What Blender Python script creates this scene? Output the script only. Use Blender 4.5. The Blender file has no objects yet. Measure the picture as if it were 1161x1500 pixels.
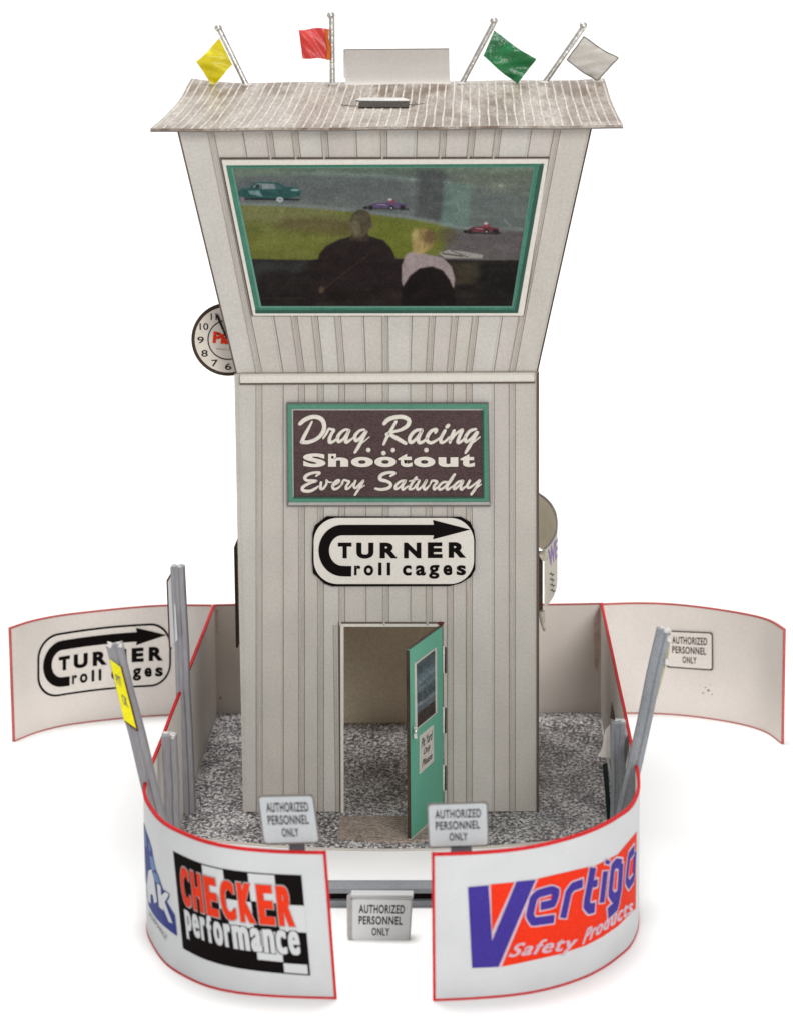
import bpy, bmesh, math, random
import numpy as np
from mathutils import Vector, Matrix
random.seed(7); rng = np.random.default_rng(7)
# One Blender unit is one centimetre: the tower is a card model about 25 cm tall.
SC = bpy.context.scene
COL = SC.collection
SC.unit_settings.scale_length = 0.01

# ---------------------------------------------------------------- camera
FPX, TH, YAW, ROLL = 4317.7, 0.1959, -0.0279, -0.0094
EYE = Vector((7.998, -97.07, 29.863))
_fw = Vector((math.sin(YAW)*math.cos(TH), math.cos(YAW)*math.cos(TH), -math.sin(TH)))
_r0 = Vector((math.cos(YAW), -math.sin(YAW), 0)); _u0 = _r0.cross(_fw)
_r = _r0*math.cos(ROLL) + _u0*math.sin(ROLL); _u = -_r0*math.sin(ROLL) + _u0*math.cos(ROLL)
cd = bpy.data.cameras.new('camera'); cam = bpy.data.objects.new('camera', cd); COL.objects.link(cam)
m = Matrix((( _r.x, _u.x, -_fw.x, EYE.x), (_r.y, _u.y, -_fw.y, EYE.y), (_r.z, _u.z, -_fw.z, EYE.z), (0, 0, 0, 1)))
cam.matrix_world = m
cd.sensor_fit = 'HORIZONTAL'; cd.sensor_width = 36; cd.lens = FPX/1161*36
cd.clip_start = 1; cd.clip_end = 9000
cd.dof.use_dof = True; cd.dof.focus_distance = 99.5; cd.dof.aperture_fstop = 0.30
SC.camera = cam

# ---------------------------------------------------------------- light
w = bpy.data.worlds.new('World'); SC.world = w; w.use_nodes = True
bg = w.node_tree.nodes['Background']; bg.inputs[0].default_value = (1, 0.995, 0.985, 1); bg.inputs[1].default_value = 0.60
def area(name, loc, target, size, power, color=(1, 1, 1)):
    l = bpy.data.lights.new(name, 'AREA'); l.shape = 'DISK'; l.size = size; l.energy = power; l.color = color
    o = bpy.data.objects.new(name, l); COL.objects.link(o); o.location = loc
    d = Vector(target) - Vector(loc); o.rotation_euler = d.to_track_quat('-Z', 'Y').to_euler(); return o
area('overhead_softbox', (-5, 34, 200), (5, 5, 5), 80, 350000, (1, .99, .975))
area('front_softbox', (50, -150, 68), (5, 5, 8), 55, 160000, (1, .985, .965))
SC.view_settings.view_transform = 'Standard'; SC.view_settings.look = 'None'
SC.view_settings.exposure = -0.18; SC.view_settings.gamma = 1
SC.render.resolution_x = 792; SC.render.resolution_y = 1024

# ---------------------------------------------------------------- surfaces the measurements are laid on
def ray(px, py):
    return (_fw*FPX + _r*(px-580.5) - _u*(py-750)).normalized()
class Plane:
    curved = False
    def __init__(s, p, n):
        s.p = Vector(p); s.n = Vector(n).normalized()
        if (EYE-s.p).dot(s.n) < 0: s.n = -s.n
    def hit(s, px, py, off=0.0):
        d = ray(px, py); t = (s.p + s.n*off - EYE).dot(s.n)/d.dot(s.n)
        return EYE + d*t
    def nrm(s, px, py): return s.n
def PX(x): return Plane((x, 0, 0), (1, 0, 0))
def PY(y): return Plane((0, y, 0), (0, 1, 0))
def PZ(z): return Plane((0, 0, z), (0, 0, 1))
def smooth_path(pts, n):
    P = [Vector((p[0], p[1])) for p in pts]; out = []
    Q = [P[0]*2-P[1]] + P + [P[-1]*2-P[-2]]
    for i in range(1, len(Q)-2):
        L = (Q[i+1]-Q[i]).length; k = max(1, int(L*n)) if L < 6 else 6
        for j in range(k):
            t = j/k
            if L >= 6: out.append(Q[i].lerp(Q[i+1], t)); continue
            a, b, c, d = Q[i-1:i+3]
            if (a-b).length > 6: a = b + (b-a).normalized()*-0.0 + (a-b).normalized()*L
            out.append(0.5*((2*b)+(c-a)*t+(2*a-5*b+4*c-d)*t*t+(3*b-a-3*c+d)*t**3))
    out.append(P[-1]); return out
class Wall:
    """a standing sheet of card: a path in plan, ruled straight up"""
    curved = True
    def __init__(s, pts, th=0.07):
        s.P = smooth_path(pts, 3); s.th = th
        s.S = [0]
        for a, b in zip(s.P, s.P[1:]): s.S.append(s.S[-1]+(b-a).length)
        s.N = []
        for i in range(len(s.P)):
            a = s.P[max(0, i-1)]; b = s.P[min(len(s.P)-1, i+1)]; t = (b-a).normalized(); s.N.append(Vector((t.y, -t.x)))
    def at(s, q, z, off=0.0):
        i = max(0, min(len(s.S)-2, int(np.searchsorted(s.S, q))-1)); t = (q-s.S[i])/(s.S[i+1]-s.S[i])
        p = s.P[i].lerp(s.P[i+1], t); n = s.N[i].lerp(s.N[i+1], max(0, min(1, t))).normalized()
        return Vector((p.x+n.x*off, p.y+n.y*off, z))
    def sz(s, px, py):
        d = ray(px, py); best = None
        for i in range(len(s.P)-1):
            a, b = s.P[i], s.P[i+1]; e = b-a; den = d.x*e.y - d.y*e.x
            if abs(den) < 1e-9: continue
            ax, ay = a.x-EYE.x, a.y-EYE.y
            t = (ax*e.y - ay*e.x)/den; k = (ax*d.y - ay*d.x)/den
            if -0.02 <= k <= 1.02 and t > 0 and (best is None or t < best[0]):
                best = (t, s.S[i]+k*(s.S[i+1]-s.S[i]), EYE.z + d.z*t, i)
        if best is None:
            q = min(range(len(s.P)), key=lambda i: abs((Vector((s.P[i].x, s.P[i].y, 0))-Vector((EYE.x, EYE.y, 0))).normalized().cross(Vector((d.x, d.y, 0)).normalized()).z))
            dd = (s.P[q]-Vector((EYE.x, EYE.y))).length; return s.S[q], EYE.z + d.z/math.hypot(d.x, d.y)*dd
        return best[1], best[2]
    def hit(s, px, py, off=0.0):
        q, z = s.sz(px, py)
        p = s.at(q, z, 0); n = s.at(q, z, 1) - p
        sg = 1 if (EYE-p).dot(n) > 0 else -1
        return p + n*sg*(s.th/2+off)

# ---------------------------------------------------------------- materials
def lin(c):
    return tuple(((v/255)/12.92 if v/255 <= .04045 else ((v/255+.055)/1.055)**2.4) for v in c)
def mat(name, col, rough=.7, var=.06, scale=6, fine=.05, fscale=45, bump=.0, metal=0, spec=.3, var_col=None, stretch=(1, 1, 1), coat=0):
    """procedural: base colour with soft clouds of `var` and print grain of `fine`"""
    m = bpy.data.materials.new(name); m.use_nodes = True; nt = m.node_tree; N = nt.nodes; L = nt.links
    b = N['Principled BSDF']; b.inputs['Roughness'].default_value = rough; b.inputs['Metallic'].default_value = metal
    b.inputs['Specular IOR Level'].default_value = spec
    if coat: b.inputs['Coat Weight'].default_value = coat; b.inputs['Coat Roughness'].default_value = .15
    tc = N.new('ShaderNodeTexCoord'); mp = N.new('ShaderNodeMapping'); mp.inputs['Scale'].default_value = stretch
    L.new(tc.outputs['Object'], mp.inputs['Vector'])
    n1 = N.new('ShaderNodeTexNoise'); n1.inputs['Scale'].default_value = scale*.1; n1.inputs['Detail'].default_value = 5
    n2 = N.new('ShaderNodeTexNoise'); n2.inputs['Scale'].default_value = fscale*.25; n2.inputs['Detail'].default_value = 3
    L.new(mp.outputs[0], n1.inputs['Vector']); L.new(mp.outputs[0], n2.inputs['Vector'])
    c = (*col, 1) if len(col) == 3 else col
    vc = var_col or tuple(v*(1-4*var) for v in col)
    r1 = N.new('ShaderNodeMapRange'); r1.inputs['From Min'].default_value = .35; r1.inputs['From Max'].default_value = .7
    L.new(n1.outputs['Fac'], r1.inputs['Value'])
    mx = N.new('ShaderNodeMix'); mx.data_type = 'RGBA'; mx.inputs['A'].default_value = c; mx.inputs['B'].default_value = (*vc, 1)
    L.new(r1.outputs[0], mx.inputs['Factor'])
    if not var_col: r1.inputs['To Max'].default_value = .5
    r2 = N.new('ShaderNodeMapRange'); r2.inputs['From Min'].default_value = .3; r2.inputs['From Max'].default_value = .7
    r2.inputs['To Min'].default_value = 1-fine*2; r2.inputs['To Max'].default_value = 1+fine*2
    L.new(n2.outputs['Fac'], r2.inputs['Value'])
    ml = N.new('ShaderNodeVectorMath'); ml.operation = 'SCALE'
    L.new(mx.outputs['Result'], ml.inputs[0]); L.new(r2.outputs[0], ml.inputs['Scale']); L.new(ml.outputs[0], b.inputs['Base Color'])
    if bump:
        bp = N.new('ShaderNodeBump'); bp.inputs['Strength'].default_value = bump; bp.inputs['Distance'].default_value = .05
        L.new(n2.outputs['Fac'], bp.inputs['Height']); L.new(bp.outputs[0], b.inputs['Normal'])
    return m
M_ = {}
M_['siding_a'] = mat('siding_grey_beige', (.435, .41, .372), .62, .045, 8, .04, 60, stretch=(1, 1, .8), spec=.25)
M_['siding_b'] = mat('siding_grey_pink', (.438, .405, .375), .62, .045, 8, .04, 60, stretch=(1, 1, .8), spec=.25)
M_['siding_c'] = mat('siding_grey_cool', (.452, .43, .40), .62, .045, 8, .04, 60, stretch=(1, 1, .8), spec=.25)
M_['siding_rib'] = mat('siding_rib_grey', (.36, .315, .27), .6, .05, 5, .05, 60, stretch=(1, 1, .35))
M_['siding_print_line'] = mat('siding_rib_brown_grey', (.375, .338, .30), .62, .05, 8, .05, 60)
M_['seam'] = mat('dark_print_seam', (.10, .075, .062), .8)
M_['trim'] = mat('pale_card_trim', (.56, .53, .48), .55, .03, 5, .03)
M_['white'] = mat('white_card_front', (.51, .52, .53), .5, .035, 7, .012, 60, spec=.3)
M_['inner'] = mat('warm_white_card_inside', (.72, .665, .62), .6, .05, 3, .025, 60)
M_['beige'] = mat('beige_card_inside_tower', (.84, .74, .60), .8, .08, 3, .06, 50)
M_['red'] = mat('red_marker_edge', (.52, .018, .022), .7, .1, 8, .08, spec=.08)
M_['red_thin'] = mat('faded_red_marker_edge', (.50, .10, .09), .6, .1, 8, .08)
M_['signwhite'] = mat('sign_paper_white', (.60, .57, .52), .55, .02, 4, .02)
M_['signgrey'] = mat('sign_paper_grey', (.40, .42, .435), .55, .02, 4, .02)
M_['signwarm'] = mat('sign_paper_warm', (.73, .68, .63), .6, .03, 4, .03)
M_['black'] = mat('black_print', (.007, .005, .005), .8, .05, 5, .05, spec=.03)
M_['darkgrey'] = mat('soft_black_print', (.028, .026, .028), .8, .05, 5, .05, spec=.05)
M_['brownedge'] = mat('dark_brown_card_edge', (.06, .042, .032), .9, .15, 12, .1, spec=.05)
M_['green'] = mat('green_printed_paint', (.06, .195, .135), .6, .05, 5, .05, 60)
M_['doorgreen'] = mat('mint_door_paint', (.115, .40, .285), .5, .05, 5, .05, 60)
M_['greenlight'] = mat('pale_green_printed_bevel', (.095, .225, .17), .5, .05, 5, .05)
M_['greenwin'] = mat('teal_window_print', (.05, .17, .12), .6, .12, 9, .08, spec=.1)
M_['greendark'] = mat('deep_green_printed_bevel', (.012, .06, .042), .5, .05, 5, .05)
M_['brown'] = mat('brown_wood_print', (.075, .048, .048), .8, .10, 6, .13, 70, stretch=(.6, 1, 1.2), spec=.08)
M_['bevel'] = mat('silver_printed_bevel', (.33, .32, .31), .5, .08, 5, .05)
M_['bevelgrey'] = mat('grey_printed_bevel', (.14, .12, .11), .5, .08, 5, .05)
M_['letter'] = mat('cream_letter', (.60, .56, .50), .5, .02, 5, .03)
M_['steel'] = mat('grey_paper_steel', (.235, .23, .245), .5, .08, 9, .05, 40, stretch=(1, 1, .2))
M_['steeldark'] = mat('dark_grey_paper_steel', (.085, .085, .10), .5, .08, 9, .05, 40)
M_['steelblue'] = mat('blue_grey_paper_steel', (.22, .235, .255), .5, .08, 9, .05, 40)
M_['torn'] = mat('torn_white_paper', (.62, .60, .58), .7, .1, 12, .08, bump=.6)
M_['yellowflag'] = mat('yellow_flag_film', (.78, .66, .003), .35, .12, 14, .04, bump=.3, spec=.5)
M_['redflag'] = mat('red_flag_film', (.70, .05, .045), .35, .10, 14, .05, bump=.3, spec=.5)
M_['orange'] = mat('orange_flag_sleeve', (.72, .16, .02), .4, .15, 14, .05)
M_['greenflag'] = mat('green_flag_film', (.012, .20, .06), .25, .2, 18, .06, bump=.5, spec=.6)
M_['whiteflag'] = mat('clear_white_flag_film', (.55, .52, .48), .35, .06, 10, .03, bump=.3)
M_['outline'] = mat('grey_flag_outline', (.16, .15, .13), .6)
M_['pole'] = mat('silver_glitter_pole', (.62, .60, .57), .3, .12, 20, .12, 30, bump=.35, metal=.8, spec=.5)
M_['yellowtag'] = mat('yellow_tag_print', (.72, .66, .0), .5, .05, 8, .05)
M_['mat'] = mat('brown_door_mat', (.34, .275, .235), .9, .08, 10, .30, 40, stretch=(1, 1.6, 1))
M_['rust'] = mat('rusty_screw_print', (.08, .02, .01), .8)
M_['vblue'] = mat('violet_blue_print', (.045, .03, .235), .7, .04, 5, .05, spec=.08)
M_['vred'] = mat('orange_red_print', (.66, .03, .008), .7, .04, 5, .05, spec=.08)
M_['vpink'] = mat('pinkish_white_print_outline', (.50, .36, .42), .5, .04, 5, .05)
M_['cred'] = mat('checker_red_print', (.64, .035, .01), .7, .04, 5, .05, spec=.08)
M_['purple'] = mat('purple_print', (.13, .06, .28), .5)
M_['clockface'] = mat('clock_face_paper', (.60, .55, .49), .55, .04, 5, .03)
M_['peakblue'] = mat('deep_blue_print', (.018, .032, .20), .6, .12, 14, .05, spec=.1)
M_['peaklight'] = mat('light_blue_print', (.08, .19, .42), .6, .35, 14, .08)
M_['plastic'] = mat('glued_clear_tape', (.45, .41, .33), .2, .3, 20, .1, bump=.8)

def roof_material():
    m = mat('weathered_tin_print', (.37, .325, .28), .42, .1, 14, .17, 42, var_col=(.23, .185, .15), stretch=(1, .12, 1), spec=.35)
    nt = m.node_tree; N = nt.nodes; L = nt.links; b = N['Principled BSDF']
    src = b.inputs['Base Color'].links[0].from_socket
    tc = N.new('ShaderNodeTexCoord'); n = N.new('ShaderNodeTexNoise'); n.inputs['Scale'].default_value = .7; n.inputs['Detail'].default_value = 7; n.inputs['Roughness'].default_value = .7
    mq = N.new('ShaderNodeMapping'); mq.inputs['Scale'].default_value = (.8, .16, 1); L.new(tc.outputs['Object'], mq.inputs['Vector']); L.new(mq.outputs[0], n.inputs['Vector'])
    r = N.new('ShaderNodeMapRange'); r.inputs['From Min'].default_value = .49; r.inputs['From Max'].default_value = .60; r.inputs['To Max'].default_value = .9
    L.new(n.outputs['Fac'], r.inputs['Value'])
    mx = N.new('ShaderNodeMix'); mx.data_type = 'RGBA'; mx.inputs['B'].default_value = (.12, .075, .045, 1)
    L.new(r.outputs[0], mx.inputs['Factor']); L.new(src, mx.inputs['A']); L.new(mx.outputs['Result'], b.inputs['Base Color'])
    return m
M_['roof'] = roof_material()
M_['rib'] = mat('pale_tin_rib', (.60, .555, .50), .5, .2, 14, .16, 60, spec=.3)

def gravel_material():
    m = bpy.data.materials.new('printed_gravel'); m.use_nodes = True; nt = m.node_tree; N = nt.nodes; L = nt.links; b = N['Principled BSDF']
    b.inputs['Roughness'].default_value = .45; b.inputs['Specular IOR Level'].default_value = .4
    tc = N.new('ShaderNodeTexCoord')
    def field(scale, rot, seed, detail, rough):
        mp = N.new('ShaderNodeMapping'); mp.inputs['Scale'].default_value = (scale, scale*.55, 1); mp.inputs['Rotation'].default_value = (0, 0, rot); mp.inputs['Location'].default_value = (seed, seed, seed)
        L.new(tc.outputs['Object'], mp.inputs['Vector'])
        n = N.new('ShaderNodeTexNoise'); n.inputs['Scale'].default_value = 1; n.inputs['Detail'].default_value = detail; n.inputs['Roughness'].default_value = rough; n.inputs['Distortion'].default_value = .6
        L.new(mp.outputs[0], n.inputs['Vector']); return n.outputs['Fac']
    a = field(8.4, .5, 3, 2.2, .55); b_ = field(9.2, -.6, 11, 2.2, .55); c_ = field(.9, 0, 5, 2, .5)
    mn = N.new('ShaderNodeMath'); mn.operation = 'MAXIMUM'; L.new(a, mn.inputs[0]); L.new(b_, mn.inputs[1])
    a2 = N.new('ShaderNodeMath'); a2.operation = 'MULTIPLY_ADD'; a2.inputs[1].default_value = .22
    L.new(c_, a2.inputs[0]); L.new(mn.outputs[0], a2.inputs[2])
    cr = N.new('ShaderNodeValToRGB'); e = cr.color_ramp.elements
    e[0].position = .555; e[0].color = (.035, .03, .034, 1); e[1].position = .775; e[1].color = (.76, .75, .74, 1)
    k = e.new(.63); k.color = (.16, .15, .158, 1); k = e.new(.70); k.color = (.44, .425, .425, 1)
    L.new(a2.outputs[0], cr.inputs[0]); L.new(cr.outputs[0], b.inputs['Base Color'])
    return m
M_['gravel'] = gravel_material()

def vcol_material(name, rough=.4, coat=0):
    m = bpy.data.materials.new(name); m.use_nodes = True; nt = m.node_tree; N = nt.nodes; L = nt.links; b = N['Principled BSDF']
    a = N.new('ShaderNodeVertexColor'); a.layer_name = 'print'
    tc = N.new('ShaderNodeTexCoord'); n = N.new('ShaderNodeTexNoise'); n.inputs['Scale'].default_value = 17; n.inputs['Detail'].default_value = 2
    L.new(tc.outputs['Object'], n.inputs['Vector'])
    r = N.new('ShaderNodeMapRange'); r.inputs['From Min'].default_value = .3; r.inputs['From Max'].default_value = .7; r.inputs['To Min'].default_value = .84; r.inputs['To Max'].default_value = 1.16
    L.new(n.outputs['Fac'], r.inputs['Value'])
    s = N.new('ShaderNodeVectorMath'); s.operation = 'SCALE'; L.new(a.outputs['Color'], s.inputs[0]); L.new(r.outputs[0], s.inputs['Scale'])
    L.new(s.outputs[0], b.inputs['Base Color']); b.inputs['Roughness'].default_value = rough; b.inputs['Specular IOR Level'].default_value = .08
    return m
M_['print'] = vcol_material('painted_picture_print', .42)

# ---------------------------------------------------------------- mesh helpers
class MB:
    def __init__(s): s.v = []; s.f = []
    def add(s, vs, fs):
        o = len(s.v); s.v += [tuple(v) for v in vs]; s.f += [tuple(i+o for i in f) for f in fs]; return s
    def loft(s, secs, closed=True, caps=True):
        n = len(secs[0]); vs = [p for q in secs for p in q]; fs = []
        for i in range(len(secs)-1):
            for j in range(n if closed else n-1):
                k = (j+1) % n; fs.append((i*n+j, i*n+k, (i+1)*n+k, (i+1)*n+j))
        if caps and closed: fs += [tuple(range(n))[::-1], tuple((len(secs)-1)*n+j for j in range(n))]
        return s.add(vs, fs)
    def box(s, a, b):
        (x0, y0, z0), (x1, y1, z1) = a, b
        q = lambda z: [(x0, y0, z), (x1, y0, z), (x1, y1, z), (x0, y1, z)]
        return s.loft([q(z0), q(z1)])
    def tube(s, pts, r, n=10, flat=None, up=None):
        pts = [Vector(p) for p in pts]; rs = r if isinstance(r, (list, tuple)) else [r]*len(pts); secs = []
        for i, p in enumerate(pts):
            t = (pts[min(i+1, len(pts)-1)]-pts[max(0, i-1)]).normalized()
            a = (up or (Vector((0, 0, 1)) if abs(t.z) < .9 else Vector((0, 1, 0)))).cross(t).normalized(); b = t.cross(a)
            secs.append([p + a*math.cos(2*math.pi*k/n)*rs[i] + b*math.sin(2*math.pi*k/n)*(rs[i] if flat is None else flat) for k in range(n)])
        return s.loft(secs)
    def ball(s, c, r, n=10, m_=6, sc=(1, 1, 1)):
        secs = []
        for i in range(m_+1):
            a = math.pi*i/m_; rr = max(math.sin(a), .02)
            secs.append([(c[0]+r*sc[0]*rr*math.cos(2*math.pi*k/n), c[1]+r*sc[1]*rr*math.sin(2*math.pi*k/n), c[2]-r*sc[2]*math.cos(a)) for k in range(n)])
        return s.loft(secs)
def link(name, me, m, parent=None):
    o = bpy.data.objects.new(name, me); COL.objects.link(o)
    if m is not None and not me.materials: me.materials.append(m)
    if parent is not None: o.parent = parent
    return o
def world_loc(o):
    v = Vector((0, 0, 0))
    while o is not None: v += o.location; o = o.parent
    return v
def build(name, mb, m, parent=None, smooth=None, bevel=0):
    base = world_loc(parent) if parent is not None else Vector((0, 0, 0))
    me = bpy.data.meshes.new(name); me.from_pydata([tuple(Vector(v)-base) for v in mb.v], [], mb.f)
    b = bmesh.new(); b.from_mesh(me); bmesh.ops.recalc_face_normals(b, faces=b.faces[:])
    if bevel:
        es = [e for e in b.edges if len(e.link_faces) == 2 and e.calc_face_angle(0) > .6]
        bmesh.ops.bevel(b, geom=es, offset=bevel, segments=2, affect='EDGES', clamp_overlap=True)
    b.to_mesh(me); b.free()
    if smooth is not None:
        me.polygons.foreach_set('use_smooth', [True]*len(me.polygons)); me.set_sharp_from_angle(angle=math.radians(smooth))
    return link(name, me, m, parent)
def thing(name, label, cat, loc, group=None):
    o = bpy.data.objects.new(name, None); COL.objects.link(o); o.location = loc; o.empty_display_size = .5
    o['label'] = label; o['category'] = cat
    if group: o['group'] = group
    return o
def slab(pts, surf, off, th, mb=None):
    """a polygon measured on a surface, given real thickness behind its face"""
    mb = mb or MB(); f = [surf.hit(x, y, off) for x, y in pts]; b = [surf.hit(x, y, off-.0) for x, y in pts]
    n = surf.n if hasattr(surf, 'n') else None
    b = [p - n*th for p in f]
    return mb.loft([f, b])
def ring(outer, inner, surf, off, th, mb=None, off_in=None):
    mb = mb or MB(); n = surf.n; k = len(outer); oi = off if off_in is None else off_in
    o = [surf.hit(x, y, off) for x, y in outer]; i = [surf.hit(x, y, oi) for x, y in inner]
    ob = [p-n*th for p in o]; ib = [surf.hit(x, y, oi) - n*(th+oi-off) for x, y in inner]
    fs = []
    for a in range(k):
        b = (a+1) % k
        fs += [(a, b, k+b, k+a), (2*k+a, 3*k+a, 3*k+b, 2*k+b), (a, 2*k+a, 2*k+b, b), (k+a, k+b, 3*k+b, 3*k+a)]
    return mb.add(o+i+ob+ib, fs)
def decal(name, polys, surf, off, m, parent, step=None, xf=None):
    """flat print: polygons in measuring coordinates laid on a surface"""
    bm = bmesh.new()
    for P in polys:
        vs = [bm.verts.new((x, y, 0)) for x, y in P]
        if len(vs) > 2: bm.faces.new(vs)
    return decal_bm(name, bm, surf, off, m, parent, step, xf)
def decal_bm(name, bm, surf, off, m, parent, step=None, xf=None):
    bm.normal_update()
    bmesh.ops.triangulate(bm, faces=bm.faces[:])
    if step:
        xs = [v.co.x for v in bm.verts]; x = min(xs)+step
        while x < max(xs):
            bmesh.ops.bisect_plane(bm, geom=bm.verts[:]+bm.edges[:]+bm.faces[:], plane_co=(x, 0, 0), plane_no=(1, 0, 0)); x += step
    base = world_loc(parent)
    for v in bm.verts:
        p = (v.co.x, v.co.y)
        if xf: p = xf(*p)
        v.co = (surf(p[0], p[1], off) if callable(surf) else surf.hit(p[0], p[1], off)) - base
    me = bpy.data.meshes.new(name); bm.to_mesh(me); bm.free()
    for p in me.polygons: pass
    return link(name, me, m, parent)
_glyph = {}
def glyph_bm(ch, bold=0.0, shear=0.0, space=1.0):
    """letter outlines from the built-in font, scaled to the unit square (y down)"""
    key = (ch, bold, shear, space)
    if key not in _glyph:
        cu = bpy.data.curves.new('glyph', 'FONT'); cu.body = ch; cu.offset = bold; cu.shear = shear; cu.space_character = space; cu.resolution_u = 6
        o = bpy.data.objects.new('glyph', cu); COL.objects.link(o)
        dg = bpy.context.evaluated_depsgraph_get(); me = bpy.data.meshes.new_from_object(o.evaluated_get(dg))
        bpy.data.objects.remove(o); bpy.data.curves.remove(cu); _glyph[key] = me
    bm = bmesh.new(); bm.from_mesh(_glyph[key])
    xs = [v.co.x for v in bm.verts]; ys = [v.co.y for v in bm.verts]; x0, x1, y0, y1 = min(xs), max(xs), min(ys), max(ys)
    for v in bm.verts: v.co = ((v.co.x-x0)/(x1-x0), 1-(v.co.y-y0)/(y1-y0), 0)
    bmesh.ops.dissolve_degenerate(bm, dist=1e-5, edges=bm.edges[:])
    return bm
def letters(name, items, surf, off, m, parent, bold=0, shear=0, step=None, xf=None, space=1.0, fat=None):
    """items: (text, x0, y0, x1, y1) boxes or (text, TL, TR, BR, BL) quads"""
    if fat:      # heavier strokes: the same letters printed side-shifted, each print a hair above the last
        o = None
        for k, dx in enumerate((-fat, 0, fat)):
            its = [(i_[0], i_[1]+fat+dx, i_[2], i_[3]-fat+dx, i_[4]) if not hasattr(i_[1], '__len__') else (i_[0], (i_[1][0]+fat+dx, i_[1][1]), (i_[2][0]-fat+dx, i_[2][1]), (i_[3][0]-fat+dx, i_[3][1]), (i_[4][0]+fat+dx, i_[4][1])) for i_ in items]
            o = letters(name, its, surf, off+.0012*k, m, parent, bold, shear, step, xf, space)
        return o
    if len(items) > 1 and all(len(i_[0]) > 1 for i_ in items):
        for i_ in items: o = letters(name, [i_], surf, off, m, parent, bold, shear, step, xf, space)
        return o
    big = bmesh.new()
    for it in items:
        bm = glyph_bm(it[0], bold, shear, space)
        if len(it) == 5 and not hasattr(it[1], '__len__'):
            _, x0, y0, x1, y1 = it; q = [(x0, y0), (x1, y0), (x1, y1), (x0, y1)]
        else: q = it[1:]
        for v in bm.verts:
            u, t = v.co.x, v.co.y
            v.co = ((q[0][0]*(1-u)+q[1][0]*u)*(1-t)+(q[3][0]*(1-u)+q[2][0]*u)*t, (q[0][1]*(1-u)+q[1][1]*u)*(1-t)+(q[3][1]*(1-u)+q[2][1]*u)*t, 0)
        me = bpy.data.meshes.new('tmp'); bm.to_mesh(me); bm.free(); big.from_mesh(me); bpy.data.meshes.remove(me)
    return decal_bm(name, big, surf, off, m, parent, step, xf)
def crom(pts, k=6):
    P = [np.array(p, float) for p in pts]; Q = [2*P[0]-P[1]]+P+[2*P[-1]-P[-2]]; out = []
    for i in range(1, len(Q)-2):
        a, b, c, d = Q[i-1:i+3]
        for j in range(k):
            t = j/k; out.append(.5*((2*b)+(c-a)*t+(2*a-5*b+4*c-d)*t*t+(3*b-a-3*c+d)*t**3))
    out.append(P[-1]); return out
def strokes(name, paths, org, scale, surf, off, height, m, parent, cm_per_px, curve=True, widen=0.0, k=6):
    """brush strokes as low rounded relief: (x, y, width) in a magnified tracing"""
    mb = MB()
    for path in paths:
        P = crom(path, k) if curve else [np.array(p, float) for p in path]
        pts = []; rs = []
        e0 = P[0][:2]-P[1][:2]; e0 = e0/(np.hypot(*e0)+1e-9); e1 = P[-1][:2]-P[-2][:2]; e1 = e1/(np.hypot(*e1)+1e-9)
        w0 = P[0][2]; w1 = P[-1][2]
        seq = [(P[0][:2]+e0*w0*.46, w0*.25), (P[0][:2]+e0*w0*.3, w0*.75)]+[(p[:2], p[2]) for p in P]+[(P[-1][:2]+e1*w1*.3, w1*.75), (P[-1][:2]+e1*w1*.46, w1*.25)]
        for q, wd in seq:
            pts.append(surf.hit(org[0]+q[0]/scale, org[1]+q[1]/scale, off)); rs.append((wd+widen)/2/scale*cm_per_px)
        n = surf.n if hasattr(surf, 'n') else None
        if n is None:
            c = org[0]+P[0][0]/scale, org[1]+P[0][1]/scale
            n = (surf.hit(*c, 1)-surf.hit(*c, 0)).normalized()
        mb.tube(pts, rs, 10, flat=height, up=n)
    return build(name, mb, m, parent, smooth=60)
def ribbon(pts, wd):
    P = [Vector(p) for p in pts]; L = []; R = []
    for i, p in enumerate(P):
        t = (P[min(i+1, len(P)-1)]-P[max(0, i-1)]).normalized(); n = Vector((t.y, -t.x)); L.append(p+n*wd/2); R.append(p-n*wd/2)
    return [[tuple(L[i]), tuple(L[i+1]), tuple(R[i+1]), tuple(R[i])] for i in range(len(P)-1)]

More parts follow.
